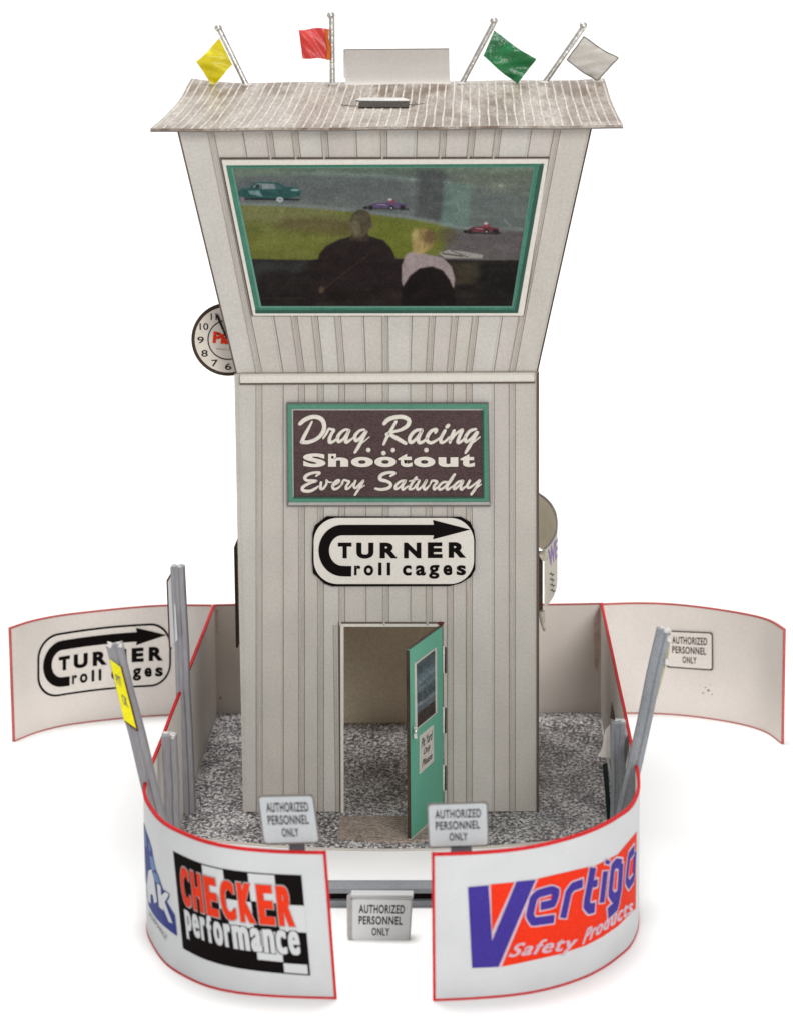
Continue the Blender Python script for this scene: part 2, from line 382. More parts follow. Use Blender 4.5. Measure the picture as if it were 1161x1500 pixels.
# ---------------------------------------------------------------- painter for flat printed pictures
class Canvas:
    def __init__(s, xx, yy, base):
        s.x = xx; s.y = yy; s.c = np.ones(xx.shape+(3,))*np.array(base, float)
    def blend(s, a, col):
        a = np.clip(a, 0, 1)[..., None]; s.c = s.c*(1-a)+np.array(col, float)*a
    def ell(s, cx, cy, rx, ry, col, soft=1.5, al=1):
        d = np.hypot((s.x-cx)/rx, (s.y-cy)/ry)-1; s.blend(al*np.clip(.5-d*min(rx, ry)/soft, 0, 1), col)
    def poly(s, pts, col, soft=1.5, al=1):
        P = np.array(pts, float); ins = np.zeros(s.x.shape, bool); dd = np.full(s.x.shape, 1e9)
        for i in range(len(P)):
            a, b = P[i], P[(i+1) % len(P)]
            cond = ((a[1] > s.y) != (b[1] > s.y)) & (s.x < (b[0]-a[0])*(s.y-a[1])/((b[1]-a[1]) or 1e-9)+a[0]); ins ^= cond
            e = b-a; t = np.clip(((s.x-a[0])*e[0]+(s.y-a[1])*e[1])/(e@e+1e-9), 0, 1)
            dd = np.minimum(dd, np.hypot(s.x-a[0]-t*e[0], s.y-a[1]-t*e[1]))
        s.blend(al*np.clip(.5+np.where(ins, dd, -dd)/soft, 0, 1), col)
    def line(s, pts, wd, col, soft=1.2, al=1):
        P = np.array(pts, float); dd = np.full(s.x.shape, 1e9)
        for a, b in zip(P, P[1:]):
            e = b-a; t = np.clip(((s.x-a[0])*e[0]+(s.y-a[1])*e[1])/(e@e+1e-9), 0, 1)
            dd = np.minimum(dd, np.hypot(s.x-a[0]-t*e[0], s.y-a[1]-t*e[1]))
        s.blend(al*np.clip(.5+(wd/2-dd)/soft, 0, 1), col)
    def noise(s, amp, cell, sy=1.0, tint=(1, 1, 1)):
        gx = (s.x-s.x.min())/cell; gy = (s.y-s.y.min())/(cell*sy)
        g = rng.normal(0, 1, (int(gy.max())+3, int(gx.max())+3)); ix = gx.astype(int); iy = gy.astype(int); fx = gx-ix; fy = gy-iy
        fx = fx*fx*(3-2*fx); fy = fy*fy*(3-2*fy)
        n = g[iy, ix]*(1-fx)*(1-fy)+g[iy, ix+1]*fx*(1-fy)+g[iy+1, ix]*(1-fx)*fy+g[iy+1, ix+1]*fx*fy
        s.c = s.c+amp*n[..., None]*np.array(tint)
def print_mesh(name, quad, surf, off, nx, ny, paint, parent, gain=1.0):
    u, t = np.meshgrid(np.linspace(0, 1, nx), np.linspace(0, 1, ny)); q = np.array(quad, float)
    xx = (q[0, 0]*(1-u)+q[1, 0]*u)*(1-t)+(q[3, 0]*(1-u)+q[2, 0]*u)*t; yy = (q[0, 1]*(1-u)+q[1, 1]*u)*(1-t)+(q[3, 1]*(1-u)+q[2, 1]*u)*t
    cv = paint(xx, yy); c = np.clip(cv.c, 0, 255)/255; c = np.where(c <= .04045, c/12.92, ((c+.055)/1.055)**2.4)*gain
    C4 = [np.array(surf.hit(*p, off)) for p in quad]
    # the four corners are coplanar: perspective-correct enough by solving on the plane
    n = surf.n; d = np.array(_fw)*FPX+(xx[..., None]-580.5)*np.array(_r)-(yy[..., None]-750)*np.array(_u)
    nn = np.array(n); k = ((np.array(surf.p)+nn*off-np.array(EYE))@nn)/(d@nn); pos = np.array(EYE)+d*k[..., None]-np.array(world_loc(parent))
    me = bpy.data.meshes.new(name); idx = np.arange(nx*ny).reshape(ny, nx)
    f = np.stack([idx[:-1, :-1], idx[1:, :-1], idx[1:, 1:], idx[:-1, 1:]], -1).reshape(-1, 4)
    me.vertices.add(nx*ny); me.vertices.foreach_set('co', pos.reshape(-1)); me.loops.add(f.size); me.loops.foreach_set('vertex_index', f.reshape(-1).astype(np.int32))
    me.polygons.add(len(f)); me.polygons.foreach_set('loop_start', np.arange(0, f.size, 4, dtype=np.int32)); me.update(calc_edges=True)
    at = me.color_attributes.new('print', 'FLOAT_COLOR', 'POINT'); at.data.foreach_set('color', np.concatenate([c.reshape(-1, 3), np.ones((nx*ny, 1))], 1).reshape(-1).astype(np.float32))
    return link(name, me, M_['print'], parent)

# ================================================================ SETTING
prof = [(-420, 0), (-60, 0), (70, 0)]+[(70+40*math.sin(a), 40-40*math.cos(a)) for a in [math.pi/2*k/16 for k in range(1, 17)]]+[(110, 90)]
fl = MB(); fl.loft([[(-260, y, z) for y, z in prof], [(280, y, z) for y, z in prof]], closed=False, caps=False)
o = build('backdrop_floor', fl, mat('white_studio_sweep', (.91, .91, .91), .9, .0, 4, .0, spec=0), smooth=60); o['kind'] = 'structure'
# gravel base sheet: card with a bowed front edge
def gy(x): return -3.97+.030*(x-5)**2
xs = [-2.05+i*(14.7/40) for i in range(41)]
mb = MB(); top = [(x, gy(x), .09) for x in xs]+[(12.68, 13.0, .09), (-2.05, 13.0, .09)]; bot = [(x, y, .004) for x, y, z in top]
mb.loft([bot, top]); o = build('gravel_yard', mb, M_['gravel']); o['kind'] = 'structure'
mb = MB(); mb.loft([[(x, gy(x)-.10, .004) for x in xs]+[(x, gy(x)-.004, .004) for x in xs[::-1]], [(x, gy(x)-.10, .07) for x in xs]+[(x, gy(x)-.004, .07) for x in xs[::-1]]])
o = build('yard_sheet_edge', mb, M_['trim']); o['kind'] = 'structure'

# ================================================================ TOWER
tower = thing('race_control_tower', 'grey vertical-sided card race tower with flared cabin, wide window and open green door', 'tower', (5, 5.8, .09))
ZT, ZC = 15.3, 23.55           # top of shaft, top of cabin
DX0, DX1, DZ = 3.32, 6.82, 6.68
D = .055                       # board thickness
YB = 11.62                     # back of the tower
mb = MB(); mb.box((.05, D, .09), (DX0, D+.07, ZT)); mb.box((DX1, D, .09), (9.95, D+.07, ZT)); mb.box((DX0, D, DZ), (DX1, D+.07, ZT)); mb.box((0.02, .03, ZT), (9.98, D+.3, ZT+.10))
front_wall = build('front_wall', mb, M_['siding_rib'], tower)
edges0 = [0, .59, 1.32, 2.05, 2.70, 3.43, 4.16, 4.93, 5.68, 6.40, 7.13, 7.78, 8.53, 9.25, 10.0]
edges1 = [0, .86, 1.57, 2.28, 2.91, 3.62, 4.32, 5.07, 5.80, 6.51, 7.21, 7.84, 8.57, 9.27, 10.0]
def sect(x0, x1, ribbed, g=.022):
    """plan outline of one siding board, face towards -y: flat face, then a narrow raised rib"""
    a, b = x0+g/2, x1-g/2; w_ = b-a
    if ribbed: r0 = b-.21; return [(a, 0), (r0, 0), (r0+.04, -.05), (r0+.09, -.05), (r0+.13, .01), (b-.06, .01), (b-.025, -.02), (b, .0), (b, 1), (a, 1)]
    r0 = b-.07; return [(a, 0), (r0, 0), (r0+.015, -.012), (r0+.02, -.018), (r0+.03, -.018), (r0+.045, -.018), (b-.02, -.02), (b, 0), (b, 1), (a, 1)]
RIBC = {True: (1, 2), False: ()}
def two_tone(o, n, cols):
    me = o.data; me.materials.append(M_['siding_print_line'])
    for k, p in enumerate(me.polygons):
        if len(p.vertices) == 4 and k % n in cols: p.material_index = 1
    return o
smat = ['siding_c', 'siding_a', 'siding_b', 'siding_a', 'siding_c', 'siding_b', 'siding_a']
for i in range(14):
    mb = MB(); rb = i % 2 == 0 or i in (3, 9)
    def sec(z, x0=None, x1=None):
        t = (z-.09)/(ZT-.09); a = edges0[i]*(1-t)+edges1[i]*t; b = edges0[i+1]*(1-t)+edges1[i+1]*t
        if x0 is not None: a = max(a, x0)
        if x1 is not None: b = min(b, x1)
        return [(x, D if y == 1 else y, z) for x, y in sect(a, b, rb)]
    a, b = edges0[i], edges0[i+1]
    if b <= DX0 or a >= DX1: mb.loft([sec(.12), sec(ZT)])
    elif a >= DX0 and b <= DX1: mb.loft([sec(DZ), sec(ZT)])
    else:
        mb.loft([sec(DZ), sec(ZT)])
        if a < DX0: mb.loft([sec(.12, None, DX0), sec(DZ, None, DX0)])
        else: mb.loft([sec(.12, DX1), sec(DZ, DX1)])
    two_tone(build('siding_board', mb, M_[smat[i % 7]], front_wall), 12, RIBC[rb])
# side and back walls of the shaft, with their own boards
for sx, nm in ((0, 'side_wall'), (1, 'side_wall')):
    x0, x1 = (.02, .10) if sx == 0 else (9.90, 9.98)
    wl = build(nm, MB().box((x0, D+.07, .09), (x1, YB, ZT)), M_['beige'], tower)
    n = 15
    for k in range(n):
        y0 = .02+(YB-.02)*k/n; y1 = .02+(YB-.02)*(k+1)/n; xa = x0-.06 if sx == 0 else x1
        mb = MB().box((xa, y0+.015, .12), (xa+.06, y1-.015, ZT)); mb.box((xa-(.02 if sx == 0 else -.06), y1-.16, .12), (xa if sx == 0 else xa+.08, y1-.08, ZT))
        build('siding_board', mb, M_[smat[(k+2) % 7]], wl)
build('back_wall', MB().box((-.02, YB, .09), (10.02, YB+.08, 6.4)), M_['beige'], tower)  # kept low: unseen upper back left open to let light inside
build('corner_trim', MB().box((-.045, -.022, .1), (.05, .0, ZT)).box((-.065, -.022, .1), (-.045, .3, ZT)), M_['siding_a'], tower)
build('corner_trim', MB().box((9.97, -.022, .1), (10.045, .0, ZT)).box((10.045, -.022, .1), (10.065, .3, ZT)), M_['seam'], tower)
# ledge where cabin meets shaft
mb = MB(); prof = [(-.0, 15.02), (-.13, 15.02), (-.16, 15.06), (-.16, 15.25), (-.12, 15.31), (0, 15.33)]
mb.loft([[(.14, y, z) for y, z in prof], [(9.90, y, z) for y, z in prof]]); build('ledge', mb, M_['trim'], tower)
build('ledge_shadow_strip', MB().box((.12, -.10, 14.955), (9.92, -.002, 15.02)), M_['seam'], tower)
# cabin
EX0, EX1, EY = 1.62, 1.72, 1.5
def cabx(a, t): return (0-EX0*t)*(1-a)+(10+EX1*t)*a
def caby(t): return -EY*t
ZB = 15.36
CF = Plane((5, 0, ZB), (0, -(ZC-ZB), -EY))
def cz(t): return ZB+(ZC-ZB)*t
mb = MB(); mb.loft([[(cabx(.005, t), caby(t)+D, cz(t)), (cabx(.995, t), caby(t)+D, cz(t)), (cabx(.995, t), caby(t)+D+.07, cz(t)), (cabx(.005, t), caby(t)+D+.07, cz(t))] for t in (0, 1)])
cab = build('cabin_wall', mb, M_['siding_rib'], tower)
for i in range(14):
    rb = i % 2 == 0 or i in (3, 9); secs = []
    for t in (0, .12, .5, 1):
        bow = .03*math.sin(math.pi*min(t, 1))
        s0 = sect(cabx(edges1[i]/10, t), cabx(edges1[i+1]/10, t), rb, .024)
        secs.append([(x, caby(t)+(D if y == 1 else y*1.3), cz(t)) for x, y in s0])
    two_tone(build('siding_board', MB().loft(secs), M_[smat[i % 7]], cab), 10, RIBC[rb])
def rz(y):
    Y_ = [-2.25, 1.0, 3.5, 7.3, 9.5, 11.5, 12.2]; Z_ = [23.60, 23.67, 23.78, 23.98, 24.18, 24.32, 24.34]
    k = 1.0; return float(sum(np.interp(y+d, Y_, Z_) for d in (-k, -k/2, 0, k/2, k))/5) if y > -1 else float(np.interp(y, Y_, Z_))
for sx in (0, 1):      # cabin sides, up to the underside of the roof
    f0, f1 = (cabx(sx, 0), 0), (cabx(sx, 1), caby(1)); s = 1 if sx == 0 else -1
    rows = []
    for t in (0, 1):
        rr = []
        for k in range(12):
            y = (caby(t)+.02)+(YB-caby(t)-.02)*k/11; z = cz(t) if t == 0 else rz(y)-.05; rr.append((y, z))
        rows.append(rr)
    for k in range(11):
        mb = MB(); q = []
        for t, kk in ((0, k), (0, k+1), (1, k+1), (1, k)):
            y, z = rows[t][kk]; y += (.02 if kk == k else -.02) if k not in (0,) or kk != 0 else 0
            q.append(Vector((cabx(sx, t), y, z)))
        mb.loft([q, [p+Vector((s*.1, 0, 0)) for p in q]]); build('siding_board', mb, M_[smat[k % 7]] if k else M_['siding_rib'], cab)
for sx in (0, 1):    # raw card edges down the cabin corners
    mb = MB(); pts = [Vector((cabx(sx, t)+(.0 if sx == 0 else .0), caby(t)+.02, cz(t))) for t in (0, .04, .3, .6, .9, 1)]
    pass
    mb.tube(pts, .035, 6); build('corner_edge', mb, M_['brownedge'] if sx else M_['seam'], tower, smooth=40)

# cabin window: outer white frame, green bevelled frame, picture of the track
OUT = [(322, 231), (804, 230), (767, 463), (369, 463)]
IN1 = [(331, 242), (796, 239.5), (757.5, 458), (375, 458.5)]
IN2 = [(341.5, 246.5), (781, 245), (749, 448), (383, 448)]
win = build('window', slab(OUT, CF, .06, .10), M_['seam'], tower)
OUT2 = [(324.5, 234), (803, 232.5), (766, 462.5), (371, 462.5)]
build('window_frame', ring(OUT2, IN1, CF, .13, .08), M_['trim'], win, bevel=.012)
MID = [(338.5, 245), (783.5, 243.5), (751, 450.5), (380.3, 451)]
build('window_bevel', ring(IN1, MID, CF, .11, .06, off_in=.15), M_['greenwin'], win)
build('window_bevel', ring(MID, IN2, CF, .15, .06, off_in=.10), M_['greenlight'], win)
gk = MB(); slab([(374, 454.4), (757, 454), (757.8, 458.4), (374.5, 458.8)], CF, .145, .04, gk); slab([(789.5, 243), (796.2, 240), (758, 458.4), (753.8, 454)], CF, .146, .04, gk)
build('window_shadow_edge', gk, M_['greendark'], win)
def paint_track(x, y):
    c = Canvas(x, y, (94, 103, 100))
    c.poly([(330, 235), (800, 235), (800, 262), (620, 252), (450, 254), (330, 258)], (104, 122, 104), 8)
    c.poly([(400, 246), (640, 246), (660, 258), (600, 262), (420, 256)], (84, 96, 84), 6, .6)
    c.poly([(330, 262), (560, 256), (640, 262), (640, 330), (330, 300)], (92, 99, 98), 8, .9)
    c.line([(430, 253), (550, 256), (600, 262), (660, 268), (700, 272), (775, 284)], 5, (118, 140, 134), 6, .6)
    c.line([(600, 262), (690, 270), (775, 283)], 1, (150, 158, 148), 1.5, .7)
    c.poly([(660, 250), (790, 250), (780, 290), (700, 276), (660, 270)], (96, 104, 92), 8, .8)
    # infield grass
    c.poly([(340, 299), (400, 301), (500, 308), (560, 315), (640, 326), (668, 338), (672, 356), (640, 376), (560, 390), (340, 390)], (104, 108, 44), 3)
    c.poly([(340, 302), (480, 305), (520, 325), (480, 335), (340, 322)], (118, 118, 74), 10, .6)
    c.poly([(420, 318), (520, 322), (520, 345), (470, 342), (400, 334)], (92, 78, 44), 12, .7)
    c.poly([(545, 318), (640, 328), (655, 350), (600, 385), (545, 385)], (104, 112, 30), 10, .7)
    c.poly([(340, 345), (480, 345), (470, 368), (350, 372)], (112, 114, 44), 12, .7)
    c.line([(345, 298), (440, 301), (530, 309), (600, 318), (660, 330), (700, 336), (765, 336)], 5, (122, 130, 128), 4, .7)
    c.poly([(560, 378), (610, 378), (600, 392), (560, 392)], (92, 88, 86), 4, .8)
    c.poly([(664, 338), (775, 338), (765, 382), (640, 382)], (92, 84, 84), 8, .9)
    c.ell(655, 345, 14, 12, (84, 72, 66), 8, .6)
    # upright reflections in the pane
    c.poly([(612, 248), (652, 248), (648, 324), (608, 316)], (70, 72, 74), 9, .75)
    c.poly([(652, 268), (690, 270), (686, 332), (644, 330)], (98, 126, 116), 8, .75)
    c.ell(733, 272, 3, 2.5, (170, 170, 150), 3, .8); c.ell(733, 272, 16, 10, (130, 134, 118), 14, .35)
    c.line([(670, 300), (672, 308)], 1, (150, 160, 150), 1); c.line([(738, 322), (748, 332)], 1, (150, 155, 150), 1, .7)
    # dark room below
    c.poly([(340, 379), (450, 381), (470, 379), (600, 379), (700, 381), (775, 381), (775, 455), (340, 455)], (38, 32, 30), 3)
    c.poly([(350, 382), (450, 382), (440, 398), (355, 396)], (56, 60, 60), 10, .7)
    c.poly([(352, 384), (385, 384), (380, 412), (360, 420)], (54, 56, 58), 10, .6)
    c.poly([(655, 384), (705, 384), (705, 405), (690, 416), (660, 416)], (66, 58, 42), 8, .8)
    c.poly([(700, 384), (765, 384), (760, 440), (700, 440)], (30, 27, 24), 8, .8)
    c.line([(372, 437), (450, 437), (560, 441)], 2, (62, 52, 40), 3, .6)
    # dark green saloon
    c.poly([(346, 283), (352, 277), (366, 275), (372, 268), (382, 266), (408, 267), (418, 273), (436, 274), (441, 279), (440, 287), (420, 291), (380, 292), (350, 288)], (38, 84, 82), 2)
    c.poly([(370, 274), (376, 268.5), (383, 268), (381, 276)], (122, 140, 142), 1.5); c.poly([(383, 268.5), (402, 269), (404, 276), (384, 277)], (122, 134, 138), 1.5)
    c.poly([(402, 268.5), (412, 272), (414, 277), (404, 276)], (70, 98, 104), 1.5, .8); c.poly([(375, 270), (381, 270), (380, 276), (374, 275)], (30, 44, 48), 1.5, .9)
    c.poly([(364, 279), (380, 279), (385, 288), (366, 284)], (112, 146, 146), 2, .9); c.line([(350, 291), (438, 292)], 2.4, (34, 34, 42), 2)
    c.ell(410, 292, 5, 3.8, (165, 175, 175), 1.6); c.ell(410, 292, 2.2, 1.8, (110, 120, 122), 1.5); c.ell(355, 291, 3.6, 3, (120, 105, 112), 2)
    c.ell(432, 278, 6, 1.6, (128, 160, 162), 1.6); c.line([(345, 276), (365, 275)], 1.2, (52, 96, 104), 1.5)
    # purple and red racers
    def racer(cx, cy, body, nose, k=1):
        c.line([(cx-34*k, cy+4), (cx+30*k, cy+6)], 3, (52, 48, 54), 2, .9)
        c.poly([(cx-30*k, cy+2), (cx-18*k, cy-3), (cx+2*k, cy-4), (cx+6*k, cy-8), (cx+12*k, cy-3), (cx+28*k, cy-1), (cx+29*k, cy+3), (cx, cy+5), (cx-28*k, cy+4)], body, 1.8)
        c.ell(cx+6*k, cy-5, 5, 3, nose, 1.5); c.ell(cx+4, cy-8, 3, 1.8, (190, 170, 178), 1.2)
        for a, r in ((-24, 3.6), (6, 3.8), (22, 4), (-31, 2.6)): c.ell(cx+a*k, cy+4, r, r*.9, (36, 34, 38), 1.4)
        c.ell(cx+6*k, cy+4.5, 1.8, 1.6, (150, 145, 145), 1)
        c.line([(cx-14*k, cy-1), (cx-2*k, cy)], 1.2, (165, 150, 170), 1, .8)
    racer(567, 300, (84, 66, 106), (130, 60, 84)); racer(707, 335, (108, 46, 56), (138, 56, 66), .82); c.line([(690, 341), (728, 342)], 3, (46, 42, 42), 2, .8)
    # papers on the sill
    c.poly([(642, 371), (655, 366), (680, 368), (707, 373), (706, 378), (652, 378)], (150, 146, 138), 1.4, .9)
    c.line([(648, 371), (676, 375)], 2, (66, 58, 58), 1.5, .8); c.line([(660, 367), (684, 376)], 1.5, (78, 66, 66), 1.5, .7)
    # seated man seen from behind
    c.poly([(448, 450), (452, 420), (462, 400), (468, 372), (478, 360), (498, 350), (515, 346), (542, 346), (562, 352), (574, 366), (583, 388), (590, 420), (592, 450)], (40, 29, 29), 3)
    c.poly([(517, 336), (538, 338), (541, 354), (512, 352)], (62, 50, 40), 2.5)
    c.ell(528.5, 325, 15.5, 18, (74, 66, 48), 2.2); c.ell(543.5, 329, 2.2, 4.5, (92, 76, 54), 1.5); c.ell(513.5, 330, 2, 4.5, (96, 86, 62), 1.5); c.ell(528, 336, 11, 11, (78, 68, 50), 3); c.ell(521, 332, 6, 14, (116, 106, 74), 5, .7); c.ell(532, 316, 10, 9, (84, 76, 56), 6, .8)
    c.line([(538, 330), (541, 335)], 3, (96, 76, 50), 2, .7); c.poly([(468, 378), (480, 362), (486, 380), (474, 410)], (52, 38, 34), 8, .5)
    c.line([(468, 428), (500, 403), (540, 372)], .8, (80, 62, 54), 1, .8); c.ell(471, 424, 4, 5, (88, 72, 52), 3, .8)
    c.poly([(478, 425), (560, 425), (565, 440), (480, 440)], (34, 26, 20), 6, .7)
    # fair-haired child in a pale shirt, with the dark chair back
    c.poly([(588, 412), (588, 388), (595, 372), (606, 367), (628, 373), (648, 377), (661, 390), (666, 408), (664, 422), (590, 420)], (146, 130, 130), 2.5)
    c.ell(600, 380, 7, 9, (164, 146, 148), 6, .6)
    c.ell(619, 351, 17, 17.5, (140, 118, 66), 2.2); c.ell(614, 362, 11, 10, (168, 144, 86), 4, .8); c.ell(630, 346, 8, 10, (92, 64, 44), 6, .7); c.ell(608, 344, 5, 9, (186, 172, 104), 5, .6)
    c.line([(616, 340), (622, 352), (621, 362)], 1.2, (110, 84, 48), 2, .7)
    c.poly([(586, 450), (590, 420), (600, 404), (614, 393), (632, 390), (648, 396), (658, 410), (666, 428), (668, 450)], (27, 19, 17), 3)
    g_ = c.c.mean(-1, keepdims=True); c.c = c.c*.80+g_*.20; c.c = c.c*1.12-9; up_ = np.clip((385-y)/60, 0, 1)[..., None]; c.c = c.c*(1-.08*up_)+np.array([112, 118, 112])*.08*up_; c.noise(2.5, 9); c.noise(4, 2.2, 1, (1, .95, .9)); c.noise(3, 26, .25, (1, 1, .8))
    return c
print_mesh('picture', IN2, CF, .105, 400, 196, paint_track, win, .66)
gl = MB(); slab([(339, 245.5), (783, 244.5), (751, 450), (380, 450)], CF, .09, .03, gl); build('window_backing', gl, M_['greendark'], win)

# ---- roof
RX0, RX1 = -2.42, 12.70
ys = list(np.linspace(-2.25, 12.0, 26)); xsn = 53
def rzz(x, y):
    z = rz(y); k = max(0, (y-8.5)/3.5)
    z += .16*k*max(0, 1-(x-RX0)/1.6)**1.6 + .04*k*max(0, 1-(RX1-x)/1.2)
    z += .012*math.sin(x*1.7+y*.4)
    return z
def rx(x, y):
    # the hand-cut ends wander a little
    return x
mb = MB(); n = 60
gx = [RX0+(RX1-RX0)*i/n for i in range(n+1)]
V = []; F = []
for y in ys:
    for x in gx: V.append((x, y, rzz(x, y)))
k = n+1; Nn = len(V); V += [(x, y, z-.07) for x, y, z in V]
for j in range(len(ys)-1):
    for i in range(n):
        a = j*k+i; F.append((a, a+1, a+k+1, a+k)); F.append((Nn+a, Nn+a+k, Nn+a+k+1, Nn+a+1))
for i in range(n): F += [(i, Nn+i, Nn+i+1, i+1), ((len(ys)-1)*k+i, (len(ys)-1)*k+i+1, Nn+(len(ys)-1)*k+i+1, Nn+(len(ys)-1)*k+i)]
for j in range(len(ys)-1): F += [(j*k, (j+1)*k, Nn+(j+1)*k, Nn+j*k), (j*k+n, Nn+j*k+n, Nn+(j+1)*k+n, (j+1)*k+n)]
mb.add(V, F); roof = build('roof', mb, M_['roof'], tower, smooth=40)
build('eave_edge', MB().loft([[(x, -2.25, rzz(x, -2.25)-.115), (x, -2.25, rzz(x, -2.25)-.072), (x, -2.20, rzz(x, -2.2)-.072), (x, -2.20, rzz(x, -2.2)-.115)] for x in gx]), M_['bevelgrey'], roof)
nr = 51
for i in range(nr):
    x = RX0+.12+(RX1-RX0-.24)*i/(nr-1)+random.uniform(-.015, .015); secs = []
    for j, y in enumerate(ys):
        xx = x+.010*math.sin(i*2.1+j*.5); z = rzz(xx, y); hw = .038+.005*math.sin(i*1.3+j*.7)
        secs.append([(xx-hw, y, z-.01), (xx-hw*.6, y, z+.018), (xx+hw*.6, y, z+.018), (xx+hw, y, z-.01)])
    if 15 < i < 36 and i % 3 == 0: pass
    build('roof_rib', MB().loft(secs), M_['rib'], roof, smooth=50)
# slot with torn card in the roof
def onroof(px, py):
    d = ray(px, py); a, b = 80.0, 130.0
    for _ in range(40):
        t = (a+b)/2; p = EYE+d*t
        if p.z > rzz(p.x, max(-2.2, min(12, p.y)))+.03: a = t
        else: b = t
    return EYE+d*a
sl = [onroof(*p) for p in ((526, 148.2), (598, 148.5), (599, 157), (525, 157.2))]
build('slot', MB().loft([[p+Vector((0, 0, .02)) for p in sl], [p-Vector((0, 0, .03)) for p in sl]]), mat('dark_torn_slot', (.045, .036, .028), .9, .2, 14, .35, 60, bump=.8), roof)
tp = [onroof(*p) for p in ((520, 146), (530, 143.5), (590, 143.5), (600, 146.5), (598, 148.2), (526, 147.6))]
mb = MB(); mb.loft([[p+Vector((0, 0, .024)) for i, p in enumerate(tp)], [p+Vector((0, 0, .004)) for p in tp]]); build('torn_flap', mb, M_['torn'], roof)
mb = MB()
for a, b in (((598, 153), (622, 151)), ((500, 153), (526, 155.5))):
    q = [onroof(a[0]+(b[0]-a[0])*i/5, a[1]+(b[1]-a[1])*i/5+(.7 if i % 2 else -.4)) for i in range(6)]; mb.tube(q, [.016, .016, .014, .012, .01, .008], 5)
build('crease', mb, M_['bevelgrey'], roof)

# ---- door frame, door
P0 = PY(0)
fr = MB(); slab([(498.5, 914), (648, 914), (646, 918.2), (503.5, 918.2)], P0, .05, .05, fr); slab([(498.5, 914.2), (503.4, 918.4), (503.5, 1197), (499.3, 1198)], P0, .049, .049, fr)
build('door_frame', fr, M_['trim'], tower)
fr = MB(); slab([(495.3, 911.4), (650, 911.4), (650, 914), (495.3, 914)], P0, .035, .035, fr); slab([(495.3, 914), (498.5, 914), (499.3, 1197), (497.6, 1197)], P0, .035, .035, fr)
build('door_frame_edge', fr, M_['seam'], tower)
build('door_jamb', MB().box((DX0, .0, .1), (DX0+.05, D+.09, DZ)), M_['green'], tower)
build('screw', MB().ball(tuple(P0.hit(645, 913.5, .05)), .09, 8, 4, (1.3, .3, .8)), M_['rust'], tower)
ANG = 1.264; L_ = 3.45; hv = Vector((-math.cos(ANG), -math.sin(ANG), 0)); nv = Vector((hv.y, -hv.x, 0))
H0 = Vector((6.80, -.03, 0))
DP = Plane(H0, nv); nd = DP.n
def dpt(s, z, o=0): return H0+hv*s+Vector((0, 0, z))+nd*o
mb = MB(); ol = [dpt(0, .16), dpt(L_, .16), dpt(L_, DZ-.06), dpt(L_-.05, DZ-.02), dpt(0, DZ-.02)]
mb.loft([ol, [p-nd*.09 for p in ol]]); door = build('door', mb, M_['doorgreen'], tower)
sp = [dpt(0, .10, .004), dpt(L_+.02, .10, .004), dpt(L_+.02, .20, .004), dpt(0, .20, .004)]
build('bottom_rail', MB().loft([sp, [p-nd*.10 for p in sp]]), M_['trim'], door)
sp = [dpt(L_, .2, .006), dpt(L_+.045, .2, .006), dpt(L_+.045, DZ-.05, .006), dpt(L_, DZ-.05, .006)]
build('door_edge', MB().loft([sp, [p-nd*.11 for p in sp]]), M_['brownedge'], door)
sp = [dpt(0, DZ-.03, .006), dpt(L_-.03, DZ-.03, .006), dpt(L_-.03, DZ+.0, .006), dpt(0, DZ+.0, .006)]
build('door_edge', MB().loft([sp, [p-nd*.11 for p in sp]]), M_['seam'], door)
DW = [(609.6, 973), (638, 951), (638.6, 1044.4), (611, 1067)]
DWo = [(608.6, 971.6), (639.2, 948.6), (639.8, 1044.6), (609.8, 1069.4)]
pane = build('pane', ring(DWo, DW, DP, .05, .06), M_['trim'], door)
def paint_pane(x, y):
    c = Canvas(x, y, (70, 82, 88)); d = y+.75*(x-610)
    c.blend(np.clip((d-1030)/30, 0, 1), (60, 48, 44))
    for a, b, wd, col in ((992, .75, 9, (98, 118, 128)), (1008, .8, 5, (112, 132, 142)), (1030, .72, 4, (160, 174, 180)), (1038, .7, 7, (104, 120, 130)), (1000, .9, 3, (128, 150, 160))):
        c.line([(606, a+8), (644, a+8-b*38)], wd, col, 6, .8)
    c.poly([(609, 1048), (639, 1024), (639, 1045), (611, 1068)], (56, 44, 40), 3, .9)
    c.noise(9, 3); c.noise(6, 1.5); return c
print_mesh('glass', DW, DP, .02, 60, 150, paint_pane, door, .9)
gl = MB(); slab(DW, DP, .012, .02, gl); build('glass_backing', gl, M_['greendark'], door)
NT = [(615, 1078), (634.6, 1062), (635.2, 1115), (614.8, 1134)]
build('notice', slab(NT, DP, .02, .02), M_['signwhite'], door)
def nxf(x, y):
    q = NT; return ((q[0][0]*(1-x)+q[1][0]*x)*(1-y)+(q[3][0]*(1-x)+q[2][0]*x)*y, (q[0][1]*(1-x)+q[1][1]*x)*(1-y)+(q[3][1]*(1-x)+q[2][1]*x)*y)
letters('notice_lettering', [('Pit Yard', .10, .12, .92, .36), ('Only', .26, .42, .76, .64), ('Please', .14, .70, .88, .88)], DP, .026, M_['darkgrey'], door, bold=.012, shear=.35, xf=nxf)
hp = DP.hit(608.2, 1071, .10)
mb = MB(); mb.ball(tuple(hp), .10, 10, 6); mb.box((hp.x-.05, hp.y-.05, hp.z-.25), (hp.x+.05, hp.y+.05, hp.z+.16)); build('handle', mb, M_['pole'], door, smooth=40)
